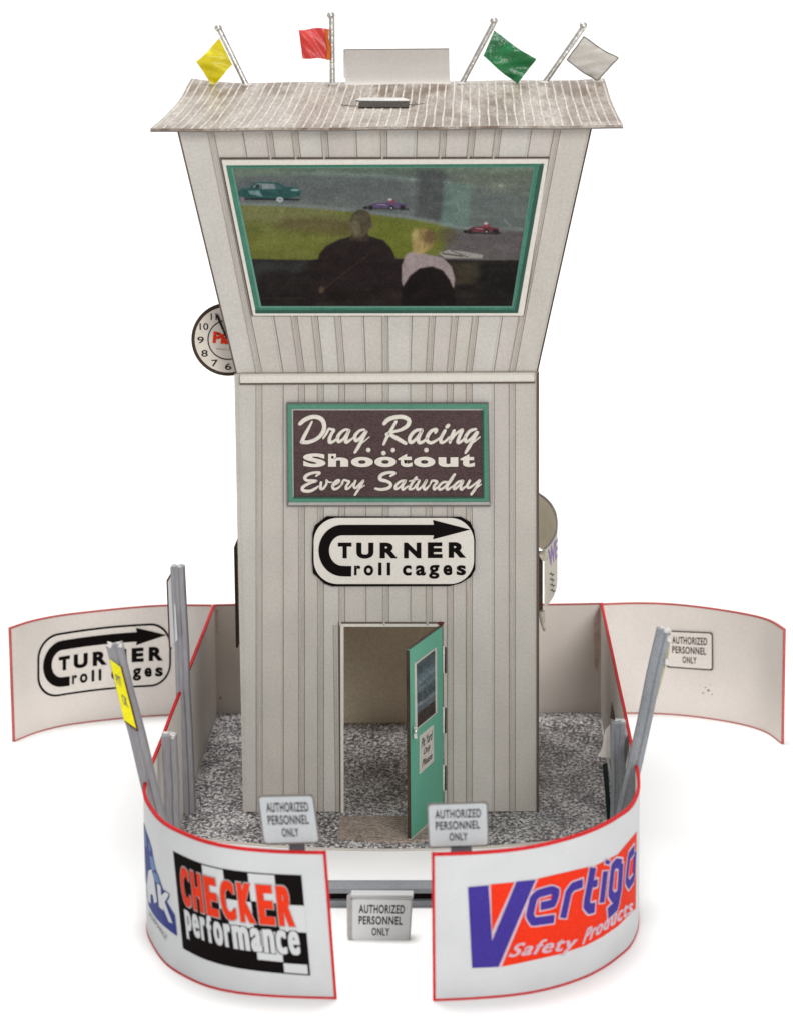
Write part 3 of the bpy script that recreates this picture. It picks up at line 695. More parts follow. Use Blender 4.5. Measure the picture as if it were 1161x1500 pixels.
for y0, y1 in ((948, 986), (1037, 1074), (1122, 1158)):
    mb = MB(); slab([(650.5, y0), (653.4, y0+1), (653.4, y1), (650.6, y1)], P0, .05, .05, mb); hg = build('hinge', mb, M_['brownedge'], tower)
    mb = MB(); slab([(648.2, y0-1), (650.8, y0-1), (650.4, y1+1), (648.4, y1)], P0, .07, .07, mb); build('hinge_paper', mb, M_['torn'], hg)

# doormat
mtp = [(3.30, -.62)]+[(3.32+i*.45*.92, -3.05-.42*math.sin(math.pi*i/9)) for i in range(10)]+[(7.1, -.62)]
mt = build('door_mat', MB().loft([[(x, y, .094) for x, y in mtp], [(x, y, .15) for x, y in mtp]]), M_['mat'])
mt['label'] = 'brown textured mat lying on the gravel before the open doorway'; mt['category'] = 'door mat'

# ================================================================ SIGNS ON THE TOWER
sg = thing('wall_sign', 'brown sign with green border advertising drag racing every Saturday', 'sign', (5.05, -.1, 12.6), 'signs fixed to the tower front')
q0 = [(420, 590), (715, 590), (718, 742), (421, 742)]
build('backboard', slab(q0, P0, .16, .14), M_['bevelgrey'], sg)
q1 = [(421, 592), (714, 591.5), (715.5, 735), (423, 736)]; q2 = [(427.5, 599), (707.5, 599), (708.5, 730), (429, 730)]
build('border', ring(q1, q2, P0, .20, .05), M_['green'], sg, bevel=.01)
q3 = [(429.5, 601), (706.5, 601), (707, 729), (430.5, 728.5)]
build('bevel', ring(q2, q3, P0, .19, .04, off_in=.17), M_['bevel'], sg)
build('lower_rim', slab([(423, 736), (716, 735.4), (717.4, 739.5), (422.5, 740)], P0, .205, .05), M_['bevel'], sg)
build('face_panel', slab(q3, P0, .172, .02), M_['brown'], sg)
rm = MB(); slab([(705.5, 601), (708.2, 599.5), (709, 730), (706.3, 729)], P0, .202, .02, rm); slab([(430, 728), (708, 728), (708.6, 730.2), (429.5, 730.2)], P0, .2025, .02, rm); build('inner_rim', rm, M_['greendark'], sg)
A = ((430, 600), 9.675); B = ((550, 600), 7.256); Cc = ((430, 655), 8.293); Dd = ((540, 655), 6.45); PC = 1/42.9*1.0
drag = [[(92, 200, 56), (150, 150, 60), (240, 108, 60), (330, 105, 62), (400, 140, 66), (433, 210, 60), (428, 290, 60), (380, 370, 55), (300, 430, 52), (200, 462, 56), (118, 458, 60)],
 [(118, 455, 52), (155, 370, 52), (205, 280, 46), (262, 170, 30)],
 [(420, 405, 30), (462, 345, 36), (500, 275, 40), (540, 280, 40), (572, 290, 46), (535, 350, 46), (508, 425, 52), (520, 466, 50), (580, 440, 38), (620, 400, 28)],
 [(790, 290, 38), (730, 283, 40), (668, 325, 46), (625, 390, 50), (638, 452, 50), (700, 420, 40), (755, 345, 40), (786, 290, 40)],
 [(788, 295, 44), (748, 390, 50), (742, 462, 50), (790, 440, 40), (860, 385, 26)],
 [(1000, 282, 38), (935, 298, 42), (872, 368, 50), (882, 440, 50), (940, 405, 42), (1000, 330, 38), (1030, 305, 36)],
 [(1030, 312, 46), (985, 395, 46), (925, 515, 50), (870, 605, 42)], [(965, 475, 22), (1010, 440, 22), (1072, 388, 20)]]
racing = [[(92, 148, 42), (130, 108, 46), (200, 82, 46), (290, 78, 46), (350, 110, 46), (338, 168, 44), (270, 212, 36), (190, 235, 34), (118, 262, 40)],
 [(215, 125, 32), (172, 205, 36), (122, 290, 36), (86, 368, 30)], [(140, 258, 40), (230, 308, 46), (316, 358, 40)],
 [(488, 212, 34), (430, 220, 36), (380, 262, 40), (356, 318, 40), (376, 348, 40), (430, 308, 34), (485, 232, 34)], [(490, 218, 36), (455, 300, 38), (458, 350, 38), (505, 338, 34), (550, 298, 24)],
 [(632, 245, 30), (644, 210, 36), (590, 226, 38), (550, 280, 40), (545, 330, 40), (585, 352, 38), (640, 328, 30), (680, 298, 24)],
 [(735, 222, 36), (692, 300, 38), (694, 348, 38), (740, 334, 30), (780, 290, 24)], [(754, 182, 42), (772, 165, 38)],
 [(832, 222, 36), (802, 290, 36), (786, 346, 34)], [(795, 325, 28), (855, 252, 30), (918, 212, 34)], [(918, 218, 38), (882, 300, 38), (872, 350, 38), (915, 332, 30), (950, 288, 24)],
 [(1060, 206, 32), (1000, 226, 36), (952, 290, 38), (958, 340, 38), (1010, 308, 30), (1070, 238, 30)], [(1078, 242, 38), (1032, 322, 38), (988, 398, 40), (952, 458, 30)], [(1030, 352, 20), (1106, 290, 18)]]
every = [[(275, 350, 25), (318, 312, 34), (260, 308, 34), (180, 330, 40), (138, 368, 42), (160, 402, 38), (230, 404, 32), (280, 408, 28)], [(280, 410, 30), (190, 440, 36), (112, 488, 42), (122, 528, 42), (200, 533, 40), (265, 502, 34), (300, 475, 22)],
 [(335, 428, 34), (328, 498, 38), (358, 504, 34), (398, 450, 30), (402, 402, 32)], [(405, 402, 24), (430, 425, 22), (470, 425, 16)],
 [(482, 465, 26), (540, 432, 28), (556, 402, 30), (520, 410, 34), (476, 468, 38), (490, 508, 36), (540, 496, 30), (598, 440, 22)],
 [(575, 468, 22), (608, 402, 30), (645, 408, 30), (676, 420, 32), (642, 470, 32), (640, 508, 34), (680, 490, 28), (722, 440, 22)],
 [(752, 408, 32), (730, 468, 34), (752, 496, 32), (800, 450, 28), (846, 405, 30)], [(846, 410, 34), (800, 495, 34), (746, 578, 30)], [(790, 512, 18), (862, 464, 16)]]
sat = [[(205, 272, 24), (246, 244, 30), (180, 240, 30), (116, 265, 34), (110, 305, 36), (170, 322, 32), (208, 350, 32), (188, 385, 32), (120, 400, 30), (64, 392, 26)],
 [(346, 315, 24), (300, 322, 26), (256, 360, 28), (252, 394, 28), (292, 378, 22), (338, 322, 24)], [(342, 322, 28), (316, 370, 28), (322, 400, 28), (368, 368, 18)],
 [(446, 285, 26), (402, 348, 28), (382, 394, 28), (420, 390, 22), (448, 352, 18)], [(382, 320, 16), (460, 302, 16)],
 [(476, 316, 26), (452, 368, 28), (462, 400, 28), (500, 372, 22), (542, 314, 26)], [(540, 320, 28), (516, 370, 28), (530, 400, 28), (572, 360, 18)],
 [(578, 350, 16), (592, 320, 24), (622, 318, 26), (642, 330, 26), (612, 370, 26), (616, 400, 26), (652, 372, 18)],
 [(742, 330, 24), (700, 332, 26), (660, 370, 28), (668, 400, 28), (722, 368, 24), (808, 258, 28)], [(790, 292, 26), (737, 370, 28), (742, 400, 28), (790, 368, 18)],
 [(882, 316, 24), (840, 330, 26), (802, 370, 28), (808, 395, 28), (850, 362, 22), (882, 322, 24)], [(886, 320, 28), (866, 370, 28), (872, 400, 28), (915, 368, 18)],
 [(950, 316, 26), (926, 368, 28), (946, 384, 26), (1000, 346, 22), (1044, 312, 26)], [(1045, 316, 28), (1006, 388, 28), (966, 444, 28)], [(1000, 396, 16), (1060, 350, 12)]]
for nm, pt, (og, sc_) in (('drag', drag, A), ('racing', racing, B), ('every', every, Cc), ('saturday', sat, Dd)):
    strokes('lettering', pt, og, sc_, P0, .185, .032, M_['letter'], sg, 1/42.7)
cx = lambda o, s, b: (o[0]+b[0]/s, o[1]+b[1]/s, o[0]+b[2]/s, o[1]+b[3]/s)
sh = [('S', *cx(*Cc, (118, 75, 390, 242))), ('h', *cx(*Cc, (422, 80, 665, 237))), ('o', *cx(*Cc, (698, 118, 965, 242))), ('o', *cx(*Dd, (55, 90, 258, 188))), ('t', *cx(*Dd, (275, 62, 410, 187))), ('o', *cx(*Dd, (422, 90, 625, 188))), ('u', *cx(*Dd, (655, 95, 842, 187))), ('t', *cx(*Dd, (862, 65, 998, 187)))]
letters('lettering', sh, P0, .20, M_['letter'], sg, bold=.05)
mb = MB()
for (og, sc_), (x, y, r) in ((A, (1060, 572, 34)), (B, (85, 462, 26)), (B, (185, 430, 26)), (B, (535, 430, 26))): mb.ball(tuple(P0.hit(og[0]+x/sc_, og[1]+y/sc_, .18)), r/sc_/42.7, 12, 6, (1, .6, 1))
build('stud', mb, M_['letter'], sg, smooth=60)
mb = MB()
for (og, sc_), (x, y, r) in ((Cc, (474, 122, 17)), (Dd, (345, 144, 12))): mb.ball(tuple(P0.hit(og[0]+x/sc_, og[1]+y/sc_, .2)), r/sc_/42.7, 10, 4, (1, .2, 1))
build('nail_hole', mb, M_['black'], sg, smooth=60)

def rrect(x0, y0, x1, y1, r, n=10):
    out = []
    for cx_, cy_, a0 in ((x1-r, y0+r, -90), (x1-r, y1-r, 0), (x0+r, y1-r, 90), (x0+r, y0+r, 180)):
        for i in range(n+1): a = math.radians(a0+90*i/n); out.append((cx_+r*math.cos(a), cy_+r*math.sin(a)))
    return out
def arrow_polys():
    pts = [(283, 412), (225, 411)]+[(222-130*math.sin(a), 268+143*math.cos(a)) for a in [math.pi*i/22 for i in range(1, 22)]]+[(225, 125.5), (500, 125.5), (852, 125.5)]
    return ribbon(pts, 73)
ARH = [[(852, 162), (846, 190), (1106, 122), (845, 55), (852, 89)]]
T1 = [('T', 190, 213, 285, 322), ('U', 318, 213, 437, 324), ('R', 480, 213, 602, 322), ('N', 645, 213, 765, 322), ('E', 810, 211, 912, 320), ('R', 955, 210, 1077, 318)]
T2 = [('r', 303, 372, 347, 440), ('o', 370, 370, 435, 442), ('l', 470, 352, 493, 440), ('l', 530, 352, 553, 440), ('c', 637, 370, 698, 442), ('a', 727, 370, 796, 442), ('g', 818, 368, 890, 464), ('e', 918, 368, 980, 440), ('s', 1010, 370, 1075, 440)]
def turner(parent, surf, xf, thick=.1, step=None, face='signwhite', edge='black'):
    letters('lettering', T1, surf, thick+.012, M_['black'], parent, bold=.055, step=step, xf=xf)
    letters('lettering', T2, surf, thick+.012, M_['black'], parent, bold=.035, step=step, xf=xf)
    decal('arrow', arrow_polys()+ARH, surf, thick+.012, M_['black'], parent, step, xf)
t1 = thing('wall_sign', 'white rounded roll cage sign with black arrow below the brown sign on the tower', 'sign', (5.2, -.1, 9.27), 'signs fixed to the tower front')
e_ = lambda x, y: (455+x/4.739, 750+y/4.739)
cham = [(110, 33), (1040, 36), (1105, 72), (1132, 130), (1142, 200), (1140, 400), (1112, 450), (1040, 495), (960, 515), (150, 517), (100, 500), (18, 425), (10, 330), (14, 150), (30, 95)]
build('board', slab([e_(*p) for p in cham], P0, .11, .09), M_['black'], t1)
build('face', slab([e_(*p) for p in rrect(22, 41, 1131, 500, 165)], P0, .125, .02), M_['signwhite'], t1)
turner(t1, P0, e_, .125)

# ================================================================ CLOCK
ck = thing('wall_clock', 'round white clock with black rim half hidden behind the cabin\'s left corner', 'clock', (-.4, 1.6, 14.98))
PK = PY(1.6); kc = PK.hit(334, 497); R0 = (kc-PK.hit(280.6, 497)).length
def disc(r, y0, y1, n=48): 
    c = lambda y, r: [(kc.x+r*math.cos(2*math.pi*i/n), y, kc.z+r*math.sin(2*math.pi*i/n)) for i in range(n)]
    return MB().loft([c(y0, r), c(y1, r)])
build('rim', disc(R0, 1.52, 1.68), M_['brownedge'], ck); build('face', disc(R0*.905, 1.50, 1.53), M_['clockface'], ck)
nn_ = 40
mb = MB(); rr = R0*.535; qo = [(kc.x+(rr+.025)*math.cos(2*math.pi*i/nn_), 1.492, kc.z+(rr+.025)*math.sin(2*math.pi*i/nn_)) for i in range(nn_)]; qi = [(kc.x+(rr-.015)*math.cos(2*math.pi*i/nn_), 1.492, kc.z+(rr-.015)*math.sin(2*math.pi*i/nn_)) for i in range(nn_)]
mb.add(qo+qi, [(i, (i+1) % nn_, nn_+(i+1) % nn_, nn_+i) for i in range(nn_)]); build('inner_ring', mb, M_['darkgrey'], ck)
k_ = lambda x, y: (280+x/13.64, 440+y/13.64)
nums = [('11', 432, 270, 560, 400), ('10', 255, 445, 405, 578), ('9', 188, 683, 308, 806), ('8', 258, 930, 395, 1052), ('7', 415, 1132, 528, 1252), ('6', 640, 1228, 765, 1355)]
def numeral(num, h):
    a = math.radians(90-30*h); c = Vector((kc.x+.74*R0*math.cos(a), 0, kc.z+.74*R0*math.sin(a))); return c
items = []
for h in range(1, 13):
    c = numeral(str(h), h); wd, ht = (.11 if h < 10 else .15), .115
    if h in (1, 11): wd = .10 if h == 11 else .03
    items.append((str(h), c.x-wd, -(c.z+ht), c.x+wd, -(c.z-ht)))
letters('numerals', items, lambda x, y, off: Vector((x, 1.49-off, -y)), .0, M_['darkgrey'], ck, bold=.012)
dirv = Vector((math.cos(math.radians(112)), 0, math.sin(math.radians(112))))
mb = MB(); c0 = Vector((kc.x, 1.46, kc.z)); mb.tube([c0+dirv*.05, c0+dirv*.4, c0+dirv*.92], [.03, .035, .045], 6); build('hand', mb, M_['darkgrey'], ck)
letters('lettering', [('Piaz', k_(425, 610), k_(980, 720), k_(960, 900), k_(430, 850))], PK, .115, M_['cred'], ck, bold=.05, shear=.1)
letters('lettering', [('speed shop', k_(500, 950), k_(900, 975), k_(900, 1010), k_(500, 985))], PK, .115, M_['bevelgrey'], ck, bold=.0)

# board on the left side of the tower
sb = thing('side_board', 'thin dark-edged board standing off the tower\'s left side', 'sign', (-.3, 3.5, 4.6))
c1 = PY(.9).hit(343.6, 802); c2 = PY(.9).hit(343.6, 949)
pl = [(.9, c1.z), (5.6, c1.z), (5.6, c2.z), (.9, c2.z)]
build('board', MB().loft([[(c1.x-.02, y, z) for y, z in pl], [(c1.x+.045, y, z) for y, z in pl]]), M_['brownedge'], sb)
build('gap_fill', MB().box((c1.x+.05, 1.0, c2.z+.1), (-.075, 5.2, c1.z-.05)), mat('brown_gap_fill', (.24, .20, .15), .9, .2, 20, .2), sb)  # brown block filling the gap between board and tower side

# bowed banner on the right side of the tower
bn = thing('bowed_banner', 'small bowed white banner with purple lettering on the tower\'s right side', 'banner', (10.3, 4, 6.2))
cf = PY(1.3).hit(797.5, 804); ztop = cf.z
rim = [PZ(ztop).hit(*p) for p in ((797.5, 804), (803, 799), (809, 791), (813.5, 780), (815, 768), (813, 753), (807, 740), (798, 730), (788, 723))]
hgt = ztop-PY(1.3).hit(797.5, 889).z
outer = [Vector((p.x, p.y)) for p in rim]; pp = smooth_path(outer, 3)
bw_ = Wall([(p.x, p.y) for p in outer], .05)
V = []; F = []
secs = []
for i, p in enumerate(bw_.P):
    n = bw_.N[i]; a = p+n*.025; b = p-n*.025; zb = ztop-hgt
    secs.append([(a.x, a.y, zb), (a.x, a.y, ztop), (b.x, b.y, ztop), (b.x, b.y, zb)])
bc = mat('banner_card', (.86, .82, .74), .6, .1, 12, .05)
_n = bc.node_tree; _t = _n.nodes.new('ShaderNodeBsdfTranslucent'); _t.inputs[0].default_value = (.85, .80, .70, 1); _m = _n.nodes.new('ShaderNodeMixShader'); _m.inputs[0].default_value = .5
_n.links.new(_n.nodes['Principled BSDF'].outputs[0], _m.inputs[1]); _n.links.new(_t.outputs[0], _m.inputs[2]); _n.links.new(_m.outputs[0], _n.nodes['Material Output'].inputs[0])
build('sheet', MB().loft(secs), bc, bn, smooth=30)
secs = []
for i, p in enumerate(bw_.P):
    n = bw_.N[i]; a = p+n*.035; b = p-n*.035; secs.append([(a.x, a.y, ztop-.01), (a.x, a.y, ztop+.03), (b.x, b.y, ztop+.03), (b.x, b.y, ztop-.01)])
build('edge', MB().loft(secs), M_['bevelgrey'], bn, smooth=30)
letters('lettering', [('WE', (800.5, 806), (815, 788), (815, 816), (803, 832))], bw_, .01, M_['purple'], bn, bold=.03, step=2)
zz = []
for k in range(4): zz += ribbon([(803+k*.5, 841+k*8), (805.5+k*.5, 839.5+k*8), (807+k*.5, 843+k*8), (809.5+k*.5, 841+k*8)], 1.6)
decal('zigzag', zz, bw_, .012, M_['darkgrey'], bn)
build('inner_shade_block', MB().box((10.09, 1.35, ztop-2.2), (10.22, 2.6, ztop-.35)), M_['brownedge'], bn)  # dark block put in for the shade inside the banner
mb = MB(); mb.tube([(10.12, 1.2, ztop-.3), (10.28, 1.25, ztop-.2), (cf.x, 1.35, ztop-.25)], [.16, .18, .08], 8); mb.tube([(10.18, 1.1, ztop-hgt-.1), (10.22, 1.1, ztop-hgt-.5), (10.28, 1.1, ztop-hgt-.8)], [.12, .09, .05], 7)
build('tape_blob', mb, M_['plastic'], bn, smooth=60)

# ================================================================ WALLS ROUND THE YARD
H = 4.39
def trim_path(W, secz, th, m, parent, name='edge_line', i0=0, i1=None, lean=None):
    secs = []
    for i, p in enumerate(W.P):
        n = W.N[i]; a = p+n*th; b = p-n*th; z0, z1 = secz
        secs.append([(a.x, a.y, z0), (a.x, a.y, z1), (b.x, b.y, z1), (b.x, b.y, z0)])
    return build(name, MB().loft(secs), m, parent, smooth=30)
def card_wall(name, label, cat, pts, loc, outer_mat, inner_mat, red, rw, end_skew=0.0, flip=False, group='card walls round the gravel yard'):
    W = Wall(pts); t = thing(name, label, cat, loc, group)
    # two skins so that the outside print is cool white and the inside warm
    for sgn, mt_, nm in ((1, outer_mat, 'outer_sheet'), (-1, inner_mat, 'inner_sheet')):
        secs = []
        for i, p in enumerate(W.P):
            n = W.N[i]*(-1 if flip else 1); a = p+n*sgn*W.th/2; b = p+n*sgn*.001
            wob = .02*math.sin(W.S[i]*.9)
            secs.append([(a.x, a.y, .01), (a.x, a.y, H+wob-.03), (b.x, b.y, H+wob-.03), (b.x, b.y, .01)])
        if end_skew:
            s = secs[-1]; secs[-1] = [(x-(end_skew*z/H if z > 1 else 0), y, z) for x, y, z in s]
        build(nm, MB().loft(secs), mt_, t, smooth=30)
    secs = []; sec2 = []
    for i, p in enumerate(W.P):
        n = W.N[i]; a = p+n*(W.th/2+.012); b = p-n*(W.th/2+.012); wob = .02*math.sin(W.S[i]*.9); dx = -end_skew if (end_skew and i == len(W.P)-1) else 0
        secs.append([(a.x+dx, a.y, H+wob-.03-rw), (a.x+dx, a.y, H+wob), (b.x+dx, b.y, H+wob), (b.x+dx, b.y, H+wob-.03-rw)])
        
        if rw > .05: sg_ = -1 if flip else 1; a = p+n*sg_*(W.th/2+.012); b = p+n*sg_*(W.th/2-.01)
        sec2.append([(a.x, a.y, .006), (a.x, a.y, .02+rw*.9), (b.x, b.y, .02+rw*.9), (b.x, b.y, .006)])
    build('top_line', MB().loft(secs), red, t, smooth=30); build('bottom_line', MB().loft(sec2), red, t, smooth=30)
    p = W.P[-1]; d = (W.P[-1]-W.P[-2]).normalized(); n = W.N[-1]
    def er(z, dx): 
        q = []
        for a, b in ((W.th/2+.014, -(rw+.0)), (W.th/2+.014, .02), (-(W.th/2+.014), .02), (-(W.th/2+.014), -(rw+.0))):
            v = p+n*a+d*b; q.append((v.x+dx, v.y, z))
        return q
    build('end_line', MB().loft([er(.012, 0), er(H+.002, -end_skew)]), red, t)
    return W, t
left_pts = [(-2.12, 13.12), (-2.16, -9.6), (-2.06, -11.8), (-1.62, -13.6), (-1.12, -14.95), (-.48, -15.95), (.25, -16.75), (1.1, -17.25), (2.3, -17.55), (3.95, -17.7)]
WL, tl = card_wall('barrier_wall', 'curved white card barrier printed with a checkered performance logo, left of the gap', 'barrier', left_pts, (-2.1, 2, 0), M_['white'], M_['inner'], M_['red'], .055, end_skew=.26)
right_pts = [(12.74, 13.12), (12.88, -9.8), (12.80, -11.6), (12.5, -13.2), (12.1, -14.2), (11.55, -15.25), (10.87, -16.15), (9.94, -16.95), (9.0, -17.42), (7.85, -17.7), (6.70, -17.85)]
WR, tr = card_wall('barrier_wall', 'curved white card barrier printed with a red and blue safety logo, right of the gap', 'barrier', right_pts, (12.7, 2, 0), M_['white'], M_['inner'], M_['red'], .055, flip=True)
WB, tb = card_wall('barrier_wall', 'straight pale card barrier closing the yard behind the tower', 'barrier', [(-2.16, 13.14), (1, 13.16), (6, 13.15), (12.80, 13.14)], (5.3, 13.1, 0), M_['inner'], M_['inner'], M_['red_thin'], .03)
WGL, twl = card_wall('barrier_wing', 'curved card wing carrying a black arrow sign, reaching out on the left', 'barrier', [(-2.2, 13.12), (-3.94, 13.05), (-5.25, 12.75), (-6.7, 12.2), (-7.85, 11.55), (-8.75, 10.6), (-9.42, 9.35)], (-5.5, 12, 0), M_['white'], M_['inner'], M_['red_thin'], .035)
WGR, twr = card_wall('barrier_wing', 'curved empty-fronted card wing with a small notice, reaching out on the right', 'barrier', [(12.8, 13.12), (14, 13.2), (15.4, 13.02), (16.8, 12.42), (18.05, 11.5), (18.85, 10.4), (19.28, 8.8)], (16, 12, 0), M_['inner'], M_['inner'], M_['red_thin'], .035)

# checkered logo on the left barrier: laid out in arc length and height
c4 = [WL.sz(250+x/5.53, 1240+y/5.53) for x, y in ((30, 35), (1062, 230), (1135, 1045), (110, 825))]
def cxf(u, v):
    q = c4; return ((q[0][0]*(1-u)+q[1][0]*u)*(1-v)+(q[3][0]*(1-u)+q[2][0]*u)*v, (q[0][1]*(1-u)+q[1][1]*u)*(1-v)+(q[3][1]*(1-u)+q[2][1]*u)*v)
def wl(q, z, off): 
    return WL.at(q, z, SGL*(WL.th/2+off))
SGL = 1 if (WL.at(20, 1, 1)-WL.at(20, 1, 0)).dot(Vector((-1, 0, 0))) > 0 else -1
decal('logo_ground', [[(0, 0), (1, 0), (1, 1), (0, 1)]], wl, .008, M_['black'], tl, .03, cxf)
cells = [(.32, 0, .49, .29), (.66, 0, .83, .29), (.49, .29, .66, .57), (.83, .29, 1, .57), (.66, .57, .83, .88), (.83, .88, .985, .985)]
decal('logo_checks', [[(a, b+.012), (c, b+.012), (c, d), (a, d)] for a, b, c, d in cells], wl, .014, M_['white'], tl, .03, cxf)
xs_ = np.linspace(.055, .945, 8); ck1 = [(ch, xs_[i]+.012, .115+.0*i, xs_[i+1]-.012, .515) for i, ch in enumerate('CHECKER')]
letters('logo_outline', [(c, a-.007, b-.012, d+.007, e+.012) for c, a, b, d, e in ck1], wl, .018, M_['bevel'], tl, bold=.045, step=.02, xf=cxf, fat=.009)
letters('logo_lettering', ck1, wl, .026, M_['cred'], tl, bold=.035, step=.02, xf=cxf, fat=.006)
wds = dict(p=1, e=1, r=.72, f=.66, o=1, m=1.5, a=1, n=1, c=.95); tot = sum(wds[c] for c in 'performance'); x = .07; pf = []
for ch in 'performance':
    w_ = wds[ch]/tot*.885; top, bt = (.56, .80)
    if ch == 'f': top = .52
    if ch == 'p': bt = .86
    pf.append((ch, x+.005, top, x+w_-.005, bt)); x += w_
letters('logo_outline', [(c, a-.005, b-.008, d+.005, e+.008) for c, a, b, d, e in pf], wl, .020, M_['darkgrey'], tl, bold=.02, step=.02, xf=cxf, fat=.015)
letters('logo_lettering', pf, wl, .026, M_['white'], tl, bold=.02, step=.02, xf=cxf, fat=.006)
# mountain logo round the bend
ap = WL.sz(212.3, 1204); rc = WL.sz(261.5, 1371); lc = (2*ap[0]-rc[0], rc[1]+.1)
hw = rc[0]-ap[0]; a0, zt, zb_ = ap[0], ap[1], rc[1]
def pk(u, v): return (a0+u*hw, zb_+(zt-zb_)*v)
decal('logo_mountain', [[(-.02, 1), (-.02, .12), (-.6, .07), (-1, 0), (-.62, .34), (-.4, .42), (-.2, .6), (-.08, .8)]], wl, .008, M_['peakblue'], tl, .05, pk)
letters('logo_lettering', [('P', -.80, .38, -.48, .07), ('E', -.40, .44, -.12, .11)], wl, .022, M_['white'], tl, bold=.07, step=.04, xf=pk)
g3 = lambda x, y: (190+x/6.82, 1180+y/6.82)
decal('logo_mountain', [[(150, 165), (172, 235), (205, 330), (235, 430), (250, 520), (275, 640), (300, 700), (330, 790), (345, 835), (415, 885), (405, 930), (385, 960), (420, 1020), (465, 1095), (478, 1200), (488, 1305), (430, 1265), (350, 1200), (290, 1140), (240, 1070), (205, 1000), (188, 900), (178, 700), (165, 450), (152, 300)]], WL, .010, M_['peakblue'], tl, 12, g3)
decal('logo_snow', [[(215, 500), (250, 520), (275, 640), (240, 652), (225, 600)], [(158, 200), (176, 252), (190, 420), (172, 400)], [(250, 660), (292, 684), (322, 782), (282, 772), (255, 740)], [(205, 345), (225, 420), (222, 470), (208, 440)]], WL, .015, M_['peaklight'], tl, 12, g3)
decal('logo_letter', [[(205, 650), (238, 640), (264, 760), (292, 962), (264, 978), (250, 895), (226, 885), (228, 985), (202, 950), (190, 800)]], WL, .020, M_['white'], tl, 12, g3)
decal('logo_letter', [[(290, 780), (325, 800), (334, 900), (372, 862), (412, 885), (368, 965), (446, 1178), (408, 1162), (352, 1020), (354, 1050), (312, 1012)]], WL, .020, M_['white'], tl, 12, g3)
letters('logo_lettering', [('FORMANCE', g3(215, 1065), g3(388, 1308), g3(372, 1345), g3(205, 1100))], WL, .010, M_['bevelgrey'], tl, bold=.0, step=2)
# safety logo on the right barrier, traced
v5 = lambda x, y: (670+x/4.3, 1210+y/4.3)
decal('logo_ground', [[(500, 330), (815, 257), (815, 272), (1000, 178), (1118, 35), (1112, 520), (1000, 632), (900, 700), (800, 752), (640, 806), (400, 860), (272, 886)]], WR, .008, M_['vred'], tr, 20, v5)
decal('logo_ground', [[(205, 366), (352, 352), (212, 668)]], WR, .008, M_['vred'], tr, 20, v5)
decal('logo_outline', [[(190, 366), (204, 366), (213, 690), (352, 352), (364, 349), (212, 735)], [(482, 334), (500, 330), (272, 886), (252, 890)]], WR, .014, M_['vpink'], tr, 20, v5)
decal('logo_letter', [[(62, 383), (190, 372), (212, 722), (365, 348), (484, 337), (252, 886), (88, 893)]], WR, .020, M_['vblue'], tr, 20, v5)
ert = [[(515, 504), (592, 487), (612, 412), (580, 402), (500, 425), (470, 455), (447, 560), (470, 602), (598, 584)], [(655, 578), (688, 420), (715, 382), (776, 360)],
 [(842, 262), (800, 495), (822, 522), (852, 512)], [(812, 372), (868, 358)], [(935, 215), (931, 240)], [(920, 285), (897, 482)],
 [(1018, 240), (985, 236), (966, 262), (950, 420), (968, 452), (994, 440)], [(1018, 240), (1008, 400), (990, 500), (935, 552)],
 [(1098, 150), (1068, 192), (1052, 340), (1068, 372), (1096, 330), (1106, 160)]]
wd_ = [50, 48, 52, 36, 44, 46, 42, 48, 38]
def ertigo(extra, off, m_, nm, h):
    mb = MB()
    for path, wd in zip(ert, wd_):
        P = [np.array(p, float) for p in path]; dense = []
        for a, b in zip(P, P[1:]):
            kk = max(1, int(np.hypot(*(b-a))//14))
            for j in range(kk): dense.append(a+(b-a)*j/kk)
        dense.append(P[-1]); d0 = dense[0]-dense[1]; d0 /= np.hypot(*d0); d1 = dense[-1]-dense[-2]; d1 /= np.hypot(*d1)
        e = extra/2; dense = [dense[0]+d0*(e+.5)]+dense+[dense[-1]+d1*(e+.5)]
        pts = [WR.hit(*v5(*p), off) for p in dense]; c = v5(*dense[len(dense)//2]); n = (WR.hit(*c, 1)-WR.hit(*c, 0)).normalized()
        # width is measured across the letter; the wall turns away to the right
        fore = abs(n.dot((EYE-pts[len(pts)//2]).normalized()))
        mb.tube(pts, (wd+extra)/2/4.3/50.5/max(.62, fore**.5), 10, flat=h, up=n)
    return build(nm, mb, m_, tr, smooth=40)
ertigo(17, .012, M_['vpink'], 'logo_outline', .010); ertigo(0, .020, M_['vblue'], 'logo_lettering', .012)
sp_ = [('Safety', (345, 742), (752, 680), (738, 806), (300, 852)), ('Products', (795, 652), (1092, 452), (1096, 545), (772, 748))]
letters('logo_lettering', sp_, WR, .016, M_['vpink'], tr, bold=.012, shear=.25, step=12, xf=v5, space=1.15, fat=2.5)

# arrow sign on the left wing
t2 = thing('wall_sign', 'white rounded roll cage sign with black arrow on the left card wing', 'sign', (-6.3, 12.2, 1.4), 'printed signs on the card wings')
QW = [(75, 176), (1108, 66), (1108, 548), (75, 655)]
def wxf(x, y):
    u = (x-14)/1127; v = (y-32)/482; q = QW
    X_ = (q[0][0]*(1-u)+q[1][0]*u)*(1-v)+(q[3][0]*(1-u)+q[2][0]*u)*v; Y_ = (q[0][1]*(1-u)+q[1][1]*u)*(1-v)+(q[3][1]*(1-u)+q[2][1]*u)*v
    Y_ -= 22*math.sin(math.pi*min(max(u, 0), 1))
    return (40+X_/5.277, 900+Y_/5.277)
decal('board', [rrect(10, 28, 1145, 518, 175, 12)], WGL, .012, M_['black'], t2, 30, wxf)
decal('face', [rrect(26, 44, 1129, 502, 162, 12)], WGL, .020, M_['signwarm'], t2, 30, wxf)
turner(t2, WGL, wxf, .026, step=30)

